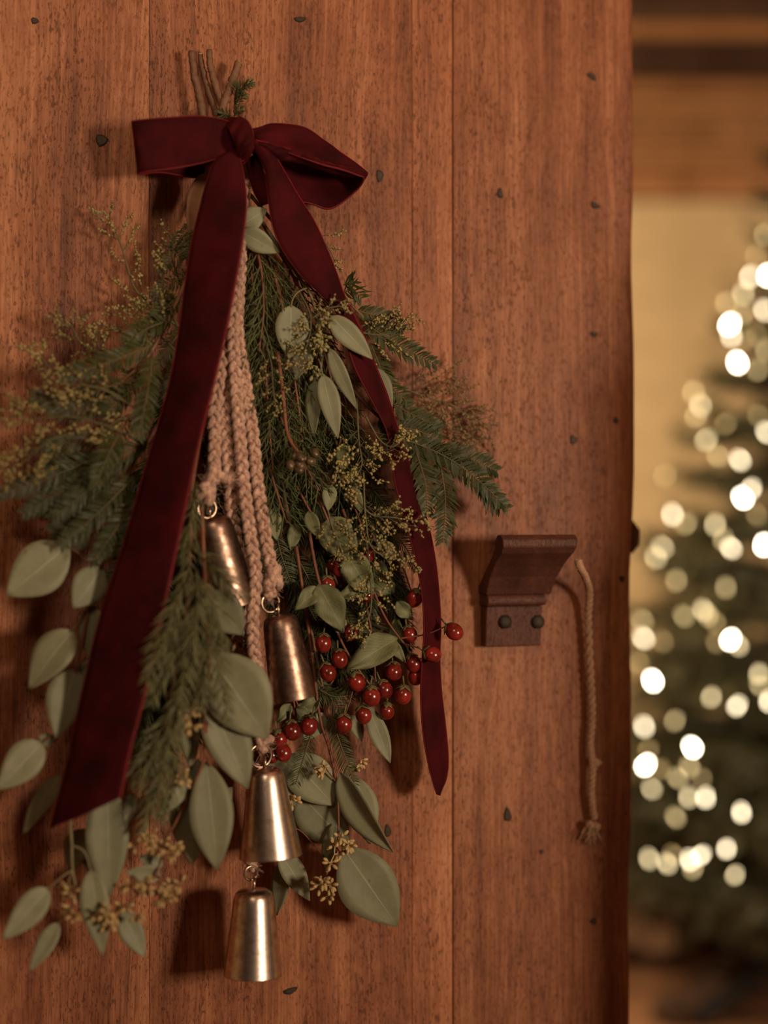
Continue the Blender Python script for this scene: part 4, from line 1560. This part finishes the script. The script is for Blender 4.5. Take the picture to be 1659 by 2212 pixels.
berry_sprig('berry sprig with dark red berries behind the narrow ribbon tail',
            [([(740, 1100, 0.036), (790, 1230, 0.040), (830, 1330, 0.042), (880, 1400, 0.042)], 1.4, 0.8),
             ([(800, 1180, 0.036), (860, 1210, 0.036), (890, 1280, 0.038)], 1.0, 0.6), ([(860, 1380, 0.042), (920, 1370, 0.050), (965, 1352, 0.060)], 0.8, 0.5),
             ([(870, 1390, 0.042), (905, 1400, 0.056), (920, 1410, 0.062)], 0.7, 0.5)],
            [(862, 1376, 750, 1444, 66, 0.050, 0.058, dict(roll=-6)), (842, 1380, 876, 1434, 24, 0.046, 0.048), (858, 1300, 890, 1340, 34, 0.040, 0.040),
             (850, 1340, 880, 1400, 40, 0.030, 0.030, dict(roll=-30)), (800, 1220, 850, 1290, 60, 0.026, 0.024, dict(roll=-25))],
            [(895, 1293, 0.042), (981, 1365, 0.062, 18, 0.6, -0.5), (934, 1414, 0.064, 17, 0.8, -0.3), (893, 1434, 0.046), (899, 1461, 0.042), (850, 1451, 0.046),
             (885, 1370, 0.040, 16)], 1)
berry_sprig('berry sprig with a heavy bunch of bright red berries below the crumpled leaves',
            [([(668, 1150, 0.040), (690, 1260, 0.048), (735, 1380, 0.046), (770, 1440, 0.046), (800, 1480, 0.046)], 1.5, 0.8),
             ([(790, 1300, 0.040), (808, 1400, 0.042), (812, 1470, 0.044), (835, 1510, 0.046)], 1.0, 0.6), ([(770, 1440, 0.046), (760, 1500, 0.044), (745, 1545, 0.044)], 0.8, 0.5)],
            [(688, 1262, 744, 1366, 66, 0.056, 0.062, dict(roll=6)), (690, 1270, 638, 1316, 40, 0.056, 0.060), (745, 1360, 720, 1340, 34, 0.050, 0.048)],
            [(770, 1473, 0.050, 18), (802, 1505, 0.054, 19), (830, 1490, 0.046), (870, 1502, 0.048, 18), (835, 1537, 0.044, 16), (785, 1545, 0.050, 17), (742, 1565, 0.048, 18),
             (708, 1453, 0.050), (733, 1424, 0.052), (698, 1390, 0.050), (756, 1367, 0.046, 16)], 2)
berry_sprig('short berry sprig with four berries high among the dull leaves',
            [([(640, 1050, 0.036), (700, 1160, 0.040), (728, 1220, 0.042)], 1.2, 0.7), ([(760, 1080, 0.038), (785, 1150, 0.042), (792, 1190, 0.044)], 1.0, 0.6)],
            [(748, 1198, 806, 1284, 66, 0.050, 0.056, dict(roll=-8)), (800, 1262, 726, 1290, 40, 0.048, 0.050, dict(roll=14)), (815, 1170, 870, 1215, 36, 0.034, 0.034)],
            [(793, 1199, 0.046, 16), (733, 1228, 0.044, 16), (708, 1264, 0.046, 16), (793, 1285, 0.042, 14), (718, 1222, 0.036, 12)], 3)
berry_sprig('berry sprig with five red berries close to the bright upper bell',
            [([(600, 1350, 0.030), (628, 1480, 0.038), (640, 1550, 0.044)], 1.2, 0.7), ([(628, 1480, 0.038), (650, 1540, 0.042), (664, 1560, 0.046)], 0.8, 0.5)],
            [(628, 1520, 600, 1560, 26, 0.046, 0.048), (640, 1530, 676, 1550, 24, 0.046, 0.048), (690, 1510, 640, 1535, 40, 0.036, 0.034, dict(roll=-20))],
            [(667, 1568, 0.052, 18), (631, 1579, 0.054, 18), (602, 1597, 0.052, 17), (611, 1626, 0.054, 17.5), (586, 1632, 0.050, 15)], 4)

# ------------------------------------------------------------------ fir, spruce and cypress
NEEDLE = 0.0135
sprig_thing('fir_branch', 'upper dark fir branch reaching left out of the swag', 'fir branch',
            [([(480, 380, 0.024), (420, 560, 0.034), (350, 720, 0.042), (300, 790, 0.046), (200, 880, 0.048), (150, 940, 0.046)], 2.0, 0.9)],
            [[(330, 745, 0.046), (230, 785, 0.056), (130, 812, 0.060)], [(370, 690, 0.040), (270, 740, 0.046)], [(236, 880, 0.046), (160, 885, 0.052), (68, 856, 0.050)],
             [(330, 770, 0.052), (318, 850, 0.066), (298, 945, 0.070)], [(280, 900, 0.052), (245, 960, 0.064), (204, 1052, 0.070)], [(215, 940, 0.046), (150, 955, 0.048), (90, 968, 0.046)],
             [(300, 830, 0.044), (220, 900, 0.050)], [(260, 830, 0.046), (180, 860, 0.046)], [(385, 640, 0.036), (330, 700, 0.040)], [(300, 800, 0.040), (250, 850, 0.046)]],
            NEEDLE, 0.0021, 0.0020, 'fir', seed=11, lift=1.18)
sprig_thing('fir_branch', 'lower dark fir branch spreading left above the broad eucalyptus leaves', 'fir branch',
            [([(470, 420, 0.020), (410, 700, 0.032), (350, 900, 0.044), (270, 1010, 0.050), (180, 1070, 0.052), (80, 1080, 0.050)], 2.2, 0.9)],
            [[(230, 980, 0.050), (110, 1030, 0.056), (-10, 1072, 0.056)], [(190, 1030, 0.052), (120, 1070, 0.056), (50, 1110, 0.056)], [(270, 1000, 0.052), (190, 1060, 0.060), (110, 1120, 0.060)],
             [(290, 1030, 0.054), (220, 1100, 0.062), (130, 1180, 0.062)], [(310, 1060, 0.054), (260, 1130, 0.062), (200, 1215, 0.064)], [(250, 1090, 0.046), (150, 1100, 0.050), (60, 1095, 0.050)],
             [(340, 1000, 0.054), (310, 1100, 0.062), (250, 1200, 0.064)], [(320, 950, 0.050), (220, 1010, 0.056), (140, 1060, 0.056)], [(200, 1000, 0.044), (100, 1010, 0.046)],
             [(330, 1110, 0.050), (280, 1200, 0.056), (230, 1290, 0.058)], [(370, 1000, 0.054), (330, 1130, 0.060)], [(170, 1120, 0.050), (110, 1150, 0.052)], [(370, 920, 0.050), (340, 1030, 0.058)]],
            NEEDLE, 0.0021, 0.0020, 'fir', seed=12, lift=1.18)
sprig_thing('fir_branch', 'short fir branch behind the wide ribbon tail near the bow', 'fir branch',
            [([(480, 360, 0.020), (430, 500, 0.028), (400, 650, 0.034), (390, 780, 0.040)], 1.6, 0.8)],
            [[(440, 470, 0.032), (370, 540, 0.036)], [(425, 530, 0.034), (345, 590, 0.038)], [(415, 590, 0.034), (330, 640, 0.038)], [(405, 650, 0.036), (320, 690, 0.040)],
             [(400, 700, 0.038), (340, 790, 0.046)], [(395, 760, 0.040), (360, 870, 0.052)], [(390, 780, 0.042), (410, 900, 0.050)], [(430, 480, 0.034), (400, 560, 0.040)]],
            0.010, 0.0014, 0.0018, 'fir', seed=13)
sprig_thing('fir_branch', 'glossy fir sprig poking out right of the pale eucalyptus leaf', 'fir branch',
            [([(540, 420, 0.022), (660, 560, 0.028), (760, 660, 0.030), (820, 720, 0.032), (880, 765, 0.034)], 1.6, 0.8)],
            [[(790, 700, 0.034), (860, 745, 0.042), (942, 788, 0.046)], [(740, 630, 0.030), (762, 628, 0.034), (782, 645, 0.036)], [(742, 615, 0.030), (758, 612, 0.034), (764, 606, 0.036)],
             [(800, 740, 0.032), (820, 790, 0.036), (835, 830, 0.038)], [(815, 790, 0.030), (845, 835, 0.034), (880, 868, 0.036)], [(770, 670, 0.030), (830, 690, 0.034), (870, 715, 0.034)],
             [(830, 860, 0.030), (880, 890, 0.036), (950, 925, 0.038)], [(790, 800, 0.026), (840, 880, 0.030)]],
            0.0135, 0.0026, 0.0024, 'fir', seed=14)
sprig_thing('fir_branch', 'broad fir branch reaching right above the latch with hanging side sprigs', 'fir branch',
            [([(600, 640, 0.024), (760, 840, 0.032), (860, 935, 0.038), (940, 985, 0.042), (1020, 1040, 0.044)], 1.8, 0.8)],
            [[(865, 945, 0.040), (960, 985, 0.048), (1030, 1035, 0.052), (1096, 1098, 0.052)], [(950, 995, 0.044), (962, 1080, 0.050), (956, 1172, 0.050)],
             [(895, 965, 0.042), (918, 1040, 0.048), (922, 1112, 0.048)], [(930, 968, 0.042), (1000, 985, 0.046), (1074, 1018, 0.044)], [(870, 955, 0.038), (884, 1020, 0.042), (895, 1085, 0.042)],
             [(850, 920, 0.036), (900, 930, 0.038), (950, 950, 0.038)], [(1030, 1040, 0.046), (1060, 1075, 0.048), (1080, 1100, 0.048)], [(820, 900, 0.030), (860, 990, 0.034)]],
            0.0150, 0.0027, 0.0024, 'fir', seed=15)
sprig_thing('spruce_branch', 'soft spruce branch hanging in front of the ribbon tail and the dark bell', 'spruce branch',
            [([(440, 900, 0.060), (415, 1050, 0.080), (410, 1200, 0.098), (400, 1350, 0.108), (370, 1500, 0.112), (345, 1640, 0.110), (330, 1760, 0.104)], 1.8, 0.8)],
            [[(425, 1040, 0.078), (412, 1130, 0.094), (405, 1230, 0.104)], [(418, 1190, 0.102), (470, 1230, 0.114), (520, 1290, 0.114)], [(410, 1220, 0.106), (365, 1340, 0.122), (318, 1478, 0.122)],
             [(425, 1230, 0.108), (425, 1340, 0.122), (410, 1450, 0.122)], [(440, 1300, 0.108), (468, 1420, 0.122), (492, 1560, 0.122)], [(400, 1340, 0.110), (395, 1470, 0.122), (372, 1600, 0.120)],
             [(430, 1250, 0.110), (470, 1330, 0.118), (480, 1400, 0.118)], [(385, 1480, 0.112), (365, 1600, 0.116), (335, 1730, 0.112)], [(375, 1520, 0.110), (335, 1610, 0.112), (305, 1700, 0.108)],
             [(355, 1600, 0.108), (335, 1700, 0.108), (310, 1790, 0.102)], [(390, 1590, 0.106), (375, 1690, 0.108), (350, 1770, 0.102)], [(400, 1380, 0.110), (350, 1450, 0.118), (325, 1520, 0.116)],
             [(440, 1380, 0.110), (440, 1470, 0.118), (430, 1530, 0.116)], [(410, 1300, 0.104), (370, 1400, 0.110), (350, 1440, 0.110)], [(345, 1560, 0.104), (305, 1640, 0.104), (290, 1690, 0.1)]],
            0.0185, 0.0011, 0.0031, 'spruce', flat=False, forward=1.15, seed=16)
sprig_thing('spruce_branch', 'dark spruce branch deep in the swag behind the ropes', 'spruce branch',
            [([(500, 420, 0.018), (500, 700, 0.026), (480, 950, 0.032), (430, 1200, 0.040), (400, 1400, 0.046)], 2.0, 0.9)],
            [[(490, 800, 0.030), (450, 960, 0.040)], [(495, 850, 0.030), (540, 1020, 0.036)], [(480, 960, 0.036), (440, 1120, 0.046)], [(480, 1000, 0.034), (520, 1160, 0.038)],
             [(450, 1100, 0.040), (420, 1260, 0.046)], [(440, 1180, 0.040), (470, 1330, 0.044)], [(430, 1240, 0.042), (400, 1420, 0.050)], [(420, 1300, 0.040), (460, 1480, 0.044)],
             [(400, 1400, 0.046), (350, 1560, 0.052)], [(400, 1420, 0.046), (430, 1600, 0.050)], [(470, 1050, 0.032), (560, 1200, 0.034)], [(500, 1100, 0.028), (590, 1330, 0.030)],
             [(330, 1480, 0.050), (300, 1640, 0.056)], [(340, 1420, 0.046), (260, 1600, 0.056)]],
            0.014, 0.0010, 0.0017, 'fir', flat=False, forward=1.4, seed=17)
sprig_thing('fir_branch', 'small fir tips below the berries beside the shiny bell', 'fir branch',
            [([(600, 1000, 0.024), (650, 1250, 0.026), (690, 1450, 0.030), (715, 1560, 0.034)], 1.6, 0.8)],
            [[(672, 1585, 0.040), (655, 1640, 0.046), (638, 1694, 0.046)], [(712, 1545, 0.036), (740, 1620, 0.042), (766, 1694, 0.042)], [(690, 1490, 0.034), (725, 1505, 0.040), (765, 1500, 0.040)],
             [(685, 1470, 0.030), (730, 1530, 0.034), (745, 1560, 0.034)], [(596, 1150, 0.036), (608, 1200, 0.040), (628, 1256, 0.040)], [(690, 1440, 0.024), (650, 1560, 0.028)],
             [(660, 1300, 0.022), (760, 1450, 0.026)], [(640, 1200, 0.022), (720, 1330, 0.026)], [(660, 1330, 0.020), (690, 1480, 0.024)], [(720, 1300, 0.020), (830, 1420, 0.024)],
             [(830, 1130, 0.026), (900, 1230, 0.028)], [(800, 1050, 0.024), (880, 1150, 0.028)]],
            0.0115, 0.0012, 0.0019, 'fir', seed=18)


sprig_thing('spruce_branch', 'dark spruce fill added flat on the door to deepen the shade behind the berries', 'spruce branch',  # dark needles added so the gaps between the berries go black
            [([(540, 600, 0.010), (620, 900, 0.012), (690, 1150, 0.014), (760, 1350, 0.014)], 2.0, 0.9)],
            [[(600, 950, 0.014), (640, 1130, 0.018)], [(620, 1000, 0.014), (720, 1150, 0.018)], [(640, 1080, 0.014), (600, 1260, 0.020)], [(660, 1100, 0.014), (690, 1280, 0.020)],
             [(680, 1150, 0.014), (800, 1300, 0.018)], [(690, 1200, 0.014), (640, 1380, 0.020)], [(720, 1250, 0.014), (700, 1430, 0.020)], [(720, 1260, 0.014), (850, 1400, 0.018)],
             [(740, 1320, 0.014), (720, 1500, 0.018)], [(760, 1360, 0.014), (800, 1480, 0.018)], [(700, 1050, 0.014), (840, 1180, 0.018)], [(740, 1100, 0.014), (880, 1290, 0.018)],
             [(680, 1250, 0.016), (740, 1400, 0.020)], [(760, 1180, 0.016), (800, 1350, 0.020)], [(630, 1200, 0.014), (650, 1330, 0.018)], [(820, 1250, 0.014), (880, 1400, 0.018)],
             [(560, 900, 0.014), (590, 1100, 0.018)], [(680, 930, 0.014), (780, 1060, 0.018)], [(720, 880, 0.014), (820, 1000, 0.018)]],
            0.019, 0.0012, 0.0016, 'fir', flat=False, forward=1.2, seed=31)
sprig_thing('spruce_branch', 'dark spruce fill added flat on the door to deepen the shade behind the wide ribbon tail', 'spruce branch',  # added dark fill standing in for deep shade behind the ribbon
            [([(470, 500, 0.010), (400, 800, 0.014), (330, 1100, 0.016), (290, 1350, 0.018), (260, 1550, 0.018)], 2.0, 0.9)],
            [[(400, 780, 0.016), (330, 920, 0.022)], [(400, 800, 0.016), (420, 980, 0.022)], [(370, 920, 0.016), (280, 1060, 0.024)], [(360, 950, 0.016), (380, 1130, 0.022)],
             [(350, 1020, 0.016), (260, 1200, 0.024)], [(340, 1060, 0.016), (400, 1230, 0.022)], [(330, 1100, 0.018), (230, 1280, 0.026)], [(320, 1150, 0.018), (350, 1330, 0.022)],
             [(310, 1200, 0.018), (220, 1390, 0.026)], [(300, 1300, 0.018), (330, 1480, 0.024)], [(290, 1350, 0.018), (220, 1520, 0.026)], [(280, 1420, 0.018), (290, 1600, 0.026)],
             [(360, 1250, 0.018), (440, 1420, 0.022)], [(340, 1380, 0.018), (400, 1560, 0.024)], [(270, 1500, 0.018), (240, 1660, 0.026)], [(320, 1450, 0.018), (370, 1660, 0.024)],
             [(420, 1350, 0.016), (480, 1540, 0.022)], [(440, 1150, 0.016), (510, 1330, 0.022)], [(400, 900, 0.016), (470, 1100, 0.022)]],
            0.019, 0.0012, 0.0016, 'fir', flat=False, forward=1.2, seed=32)


def cypress(label, stem, seed, l1=0.050, dens=0.0052, lacy=True):
    """Lacy flat spray: twigs alternate along the stem and carry fine twiglets."""
    rs = random.Random(seed)
    P = pl(stem, 60)
    t = thing('cypress_spray', label, 'cypress spray', P[0], 'cypress sprays')
    mb = MB()
    mb.tube(P, np.linspace(0.0016, 0.0006, 60), 6)
    mb.build('stem', M['stem'], t)
    nb = MB()
    seg = np.linalg.norm(np.diff(P, axis=0), axis=1)
    s = np.concatenate([[0], np.cumsum(seg)])
    length = s[-1]
    n = int(length / dens)
    for i in range(int(n * 0.18), n):
        u = length * (i + 0.5) / n
        p = np.array([np.interp(u, s, P[:, k]) for k in range(3)])
        q = np.array([np.interp(min(length, u + 0.004), s, P[:, k]) for k in range(3)])
        d = unit(q - p) if u < length - 0.004 else unit(P[-1] - P[-3])
        side = unit(np.cross(d, DN))
        sg = 1 if i % 2 else -1
        tt = u / length
        l = l1 * (0.6 + 0.4 * min(1, 2 * tt)) * (1.0 - 0.65 * tt ** 3) * rs.uniform(0.75, 1.15)
        e = unit(d * rs.uniform(0.75, 1.2) + side * sg * rs.uniform(0.5, 0.85) + DN * rs.gauss(0.10, 0.22) - UP * 0.15)
        A, B = p, p + e * l - UP * l * 0.12
        Q = catmull([A, p + e * l * 0.5, B], 7)
        nb.tube(Q, np.linspace(0.0008, 0.00045, 7), 4, cap=False)
        e2 = unit(B - A)
        s2 = unit(np.cross(e2, DN))
        m = int(l / 0.0042)
        for j in range(1, m):
            f = j / m
            b = A + (B - A) * f
            sg2 = 1 if j % 2 else -1
            ll = l * 0.34 * (1 - 0.6 * f) * rs.uniform(0.7, 1.25)
            e3 = unit(e2 * 0.95 + s2 * sg2 * 0.6 + DN * rs.gauss(0.05, 0.25))
            nb.tube(np.array([b, b + e3 * ll * 0.5, b + e3 * ll + e2 * ll * 0.1]), [0.00060, 0.00062, 0.00030], 3, cap=False)
            if ll > 0.008:
                b2 = b + e3 * ll * 0.45
                nb.tube(np.array([b2, b2 + unit(e2 + e3 * 0.5 - s2 * sg2 * 0.1) * ll * 0.5]), [0.00055, 0.00030], 3, cap=False)
    nb.build('scale_leaves', M['thuja'], t, smooth=True, kind='stuff')
    return t


cypress('lacy cypress spray hanging close beside the long rope', [(525, 440, 0.030), (545, 600, 0.040), (570, 760, 0.048), (580, 900, 0.050), (590, 1020, 0.050)], 1)
cypress('lacy cypress spray running down under the pale hanging leaves', [(540, 450, 0.028), (600, 620, 0.038), (630, 780, 0.044), (650, 920, 0.048), (660, 1040, 0.050)], 2)
cypress('cypress spray below the two pale leaves under the knot', [(530, 480, 0.036), (560, 560, 0.048), (570, 660, 0.052), (560, 760, 0.054)], 3, l1=0.042)
cypress('cypress spray behind the seven-leaved eucalyptus sprig', [(560, 470, 0.024), (640, 610, 0.030), (700, 760, 0.034), (730, 900, 0.036), (740, 1010, 0.038)], 4)
cypress('cypress spray with its tip just above the small dull leaves', [(545, 700, 0.032), (590, 860, 0.044), (640, 970, 0.054), (690, 1060, 0.056)], 5, l1=0.046)
cypress('cypress spray between the rope and the dull leaves, lowest of the sprays', [(550, 820, 0.030), (570, 960, 0.044), (600, 1070, 0.052), (620, 1130, 0.052)], 6, l1=0.046)
cypress('dark cypress spray behind the ropes below the bow', [(510, 420, 0.018), (500, 600, 0.024), (520, 800, 0.028), (540, 980, 0.030)], 7, l1=0.05)
cypress('dark cypress spray deep behind the berries', [(600, 700, 0.018), (700, 900, 0.022), (780, 1080, 0.024), (830, 1230, 0.026)], 8, l1=0.055)

pd = thing('seed_pod_tuft', 'tuft of shiny brown seed pods in front of the cypress', 'seed pods', L(655, 990, 0.07))
rs = random.Random(4)
mb = MB()
mb.tube(pl([(600, 760, 0.050), (612, 860, 0.056), (622, 940, 0.062), (650, 985, 0.074)], 24), np.linspace(0.0019, 0.0012, 24), 7)
mb.build('stem', M['stem'], pd)
for k in range(13):
    c = L(655 + rs.gauss(0, 15), 988 + rs.gauss(0, 12), 0.078 + rs.uniform(-0.006, 0.006))
    mb = MB()
    d = unit(np.array([rs.gauss(0, 1), -0.6, rs.gauss(0, 1)]))
    x = unit(np.cross(d, UP))
    mb.ellipsoid(c, x * 0.0034, np.cross(d, x) * 0.0034, d * 0.0048, 10, 7)
    mb.build('pod', M['pod'], pd)

# ------------------------------------------------------------------ feathery sprays with tiny buds


def bud_spray(label, stem, seed, side=0.030, n=12, mat='worm', bud=0.00095, name='bud_spray', h_jit=0.25, curve=0.5, bare=0.2):
    rs = random.Random(seed)
    if 4 < seed < 12:
        stem = [(a, b, c * 1.1) for a, b, c in stem]
    P = pl(stem, 50)
    t = thing(name, label, 'dried flowers', P[0], 'dried bud sprays')
    sb, bb = MB(), MB()
    sb.tube(P, np.linspace(0.0010, 0.0004, 50), 5)

    def buds_along(Q, step, size):
        seg = np.linalg.norm(np.diff(Q, axis=0), axis=1)
        s = np.concatenate([[0], np.cumsum(seg)])
        m = max(2, int(s[-1] / step))
        for i in range(m):
            u = s[-1] * (i + 0.6) / m
            p = np.array([np.interp(u, s, Q[:, k]) for k in range(3)])
            d = unit(np.array([rs.gauss(0, 1), rs.gauss(0, 1), rs.gauss(0, 1)]))
            x = unit(np.cross(d, [0.3, 0.4, 0.8]))
            y = np.cross(d, x)
            z = size * rs.uniform(0.7, 1.35)
            bb.ellipsoid(p + d * z * 1.2, x * z, y * z, d * z * 1.35, 5, 3)
    for i in range(n):
        f = bare + (1 - bare) * (i + rs.random() * 0.6) / n
        k = min(48, int(f * 49))
        p, d = P[k], unit(P[k + 1] - P[k])
        sd = unit(np.cross(d, DN)) * (1 if i % 2 else -1)
        l = side * (1.1 - 0.7 * f) * rs.uniform(0.6, 1.25)
        e = unit(d * 0.9 + sd * rs.uniform(0.5, 1.1) + DN * rs.gauss(0.1, h_jit))
        Q = catmull([p, p + e * l * 0.55, p + e * l + (UP * curve * l * 0.3) * rs.uniform(-0.4, 1)], 8)
        sb.tube(Q, 0.00035, 3, cap=False)
        buds_along(Q[2:], bud * 2.0, bud)
        for j in range(rs.randrange(1, 4)):
            b = Q[rs.randrange(2, 7)]
            e2 = unit(e + np.array([rs.gauss(0, .6), rs.gauss(0, .4), rs.gauss(0.2, .6)]))
            Q2 = np.array([b, b + e2 * l * 0.18, b + e2 * l * rs.uniform(0.25, 0.45)])
            sb.tube(Q2, 0.0003, 3, cap=False)
            buds_along(Q2, bud * 1.9, bud * 0.9)
        # thread-like leaves
        for j in range(3):
            b = Q[rs.randrange(0, 6)]
            e2 = unit(e + np.array([rs.gauss(0, .9), rs.gauss(0, .6), rs.gauss(0, .9)]))
            sb.tube(np.array([b, b + e2 * 0.006]), 0.00028, 3, cap=False)
    buds_along(P[int(50 * 0.75):], bud * 1.2, bud)
    sb.build('stem', M['budstem'], t)
    bb.build('buds', M[mat], t, kind='stuff')
    return t


bud_spray('tall thin bud spray standing highest at the left of the bow tail', [(400, 720, 0.030), (330, 660, 0.028), (290, 620, 0.026), (265, 540, 0.024), (245, 490, 0.022), (222, 455, 0.020)], 1, side=0.034, n=11)
bud_spray('short bud spray against the ribbon edge under the bow', [(410, 660, 0.036), (385, 600, 0.034), (370, 550, 0.032), (372, 505, 0.030)], 2, side=0.030, n=12)
bud_spray('bud spray arching left just below the tall thin spray', [(410, 740, 0.040), (360, 670, 0.038), (330, 650, 0.036), (290, 660, 0.034)], 3, side=0.028, n=14)
bud_spray('dense bud spray beside the ribbon above the upper fir branch', [(400, 780, 0.048), (350, 730, 0.046), (310, 715, 0.044), (270, 725, 0.044)], 4, side=0.030, n=16)
bud_spray('bud spray with a curled tip standing above the fir on the left', [(300, 820, 0.040), (220, 770, 0.038), (175, 740, 0.036), (150, 700, 0.034), (105, 675, 0.032)], 5, side=0.026, n=11)
bud_spray('bud spray standing upright between two fir sprigs', [(270, 800, 0.036), (225, 770, 0.034), (208, 730, 0.032), (205, 700, 0.030)], 6, side=0.020, n=8)
bud_spray('yellowish bud spray lying across the upper fir branch', [(290, 880, 0.062), (220, 840, 0.064), (150, 830, 0.064), (95, 825, 0.060)], 7, side=0.030, n=14, bud=0.00115)
bud_spray('thin bud spray with a bare stalk at the far left', [(180, 870, 0.050), (130, 820, 0.048), (95, 780, 0.046), (60, 745, 0.044)], 8, side=0.018, n=7, bud=0.0012, bare=0.45)
bud_spray('ochre bud spray over the middle of the left fir branches', [(300, 950, 0.066), (230, 920, 0.068), (150, 900, 0.066), (60, 905, 0.064), (20, 880, 0.060)], 9, side=0.034, n=15, bud=0.00115)
bud_spray('drooping ochre bud spray at the left picture edge', [(180, 930, 0.064), (110, 950, 0.066), (60, 990, 0.066), (10, 1030, 0.064)], 10, side=0.034, n=15, bud=0.0012)
bud_spray('small bud spray in the dark between fir and ribbon tail', [(330, 880, 0.060), (270, 900, 0.066), (235, 925, 0.066), (210, 960, 0.066)], 11, side=0.018, n=9)
bud_spray('bud spray with upright tips right of the narrow tail', [(720, 690, 0.030), (790, 720, 0.036), (850, 720, 0.040), (875, 690, 0.042)], 12, side=0.030, n=16)
bud_spray('brownish bud spray spread on the door above the broad fir branch', [(820, 820, 0.022), (900, 850, 0.018), (980, 880, 0.016), (1060, 930, 0.014)], 13, side=0.046, n=22, mat='wormbrown')
bud_spray('second brownish bud spray lying flat on the door', [(830, 850, 0.016), (910, 890, 0.014), (980, 920, 0.012), (1035, 960, 0.012)], 14, side=0.040, n=16, mat='wormbrown')
bud_spray('bud spray tangled round the green seeds beside the pale leaves', [(640, 620, 0.050), (670, 680, 0.060), (665, 740, 0.066), (640, 790, 0.068)], 15, side=0.030, n=18)
bud_spray('bud spray touching the ribbon just above the pale leaf', [(660, 700, 0.058), (700, 670, 0.064), (730, 662, 0.068), (748, 662, 0.068)], 16, side=0.014, n=8)
bud_spray('bud spray crossing the narrow tail at its middle', [(790, 900, 0.050), (820, 950, 0.060), (850, 965, 0.068), (875, 935, 0.070)], 17, side=0.028, n=14, bud=0.0011)
bud_spray('dense bud spray hanging between pale leaves and narrow tail', [(770, 860, 0.046), (775, 950, 0.054), (780, 1010, 0.058), (740, 1050, 0.060)], 18, side=0.036, n=20, bud=0.0011)
bud_spray('bud spray whose tip reaches over the narrow tail above the latch', [(760, 1060, 0.050), (800, 1110, 0.058), (850, 1118, 0.066), (922, 1128, 0.068)], 19, side=0.026, n=14, bud=0.00115)
bud_spray('bud spray hanging over the crumpled berry leaf', [(785, 1020, 0.052), (790, 1120, 0.058), (810, 1190, 0.062), (900, 1218, 0.064)], 20, side=0.032, n=16, bud=0.00115)
bud_spray('lowest bud spray hanging among the berries', [(790, 1160, 0.052), (800, 1240, 0.058), (800, 1320, 0.060), (772, 1380, 0.060)], 21, side=0.026, n=14, bud=0.0011)
bud_spray('bud spray on the cypress beside the long rope', [(560, 700, 0.050), (585, 780, 0.058), (590, 840, 0.060), (600, 900, 0.058)], 22, side=0.020, n=10)
bud_spray('small bud spray showing right of the narrow tail high up', [(660, 480, 0.024), (700, 520, 0.026), (722, 560, 0.028), (728, 580, 0.028)], 23, side=0.016, n=7)
bud_spray('loose bud spray left of the crumpled leaves', [(700, 1060, 0.050), (715, 1130, 0.056), (735, 1180, 0.060), (745, 1210, 0.060)], 24, side=0.022, n=10)
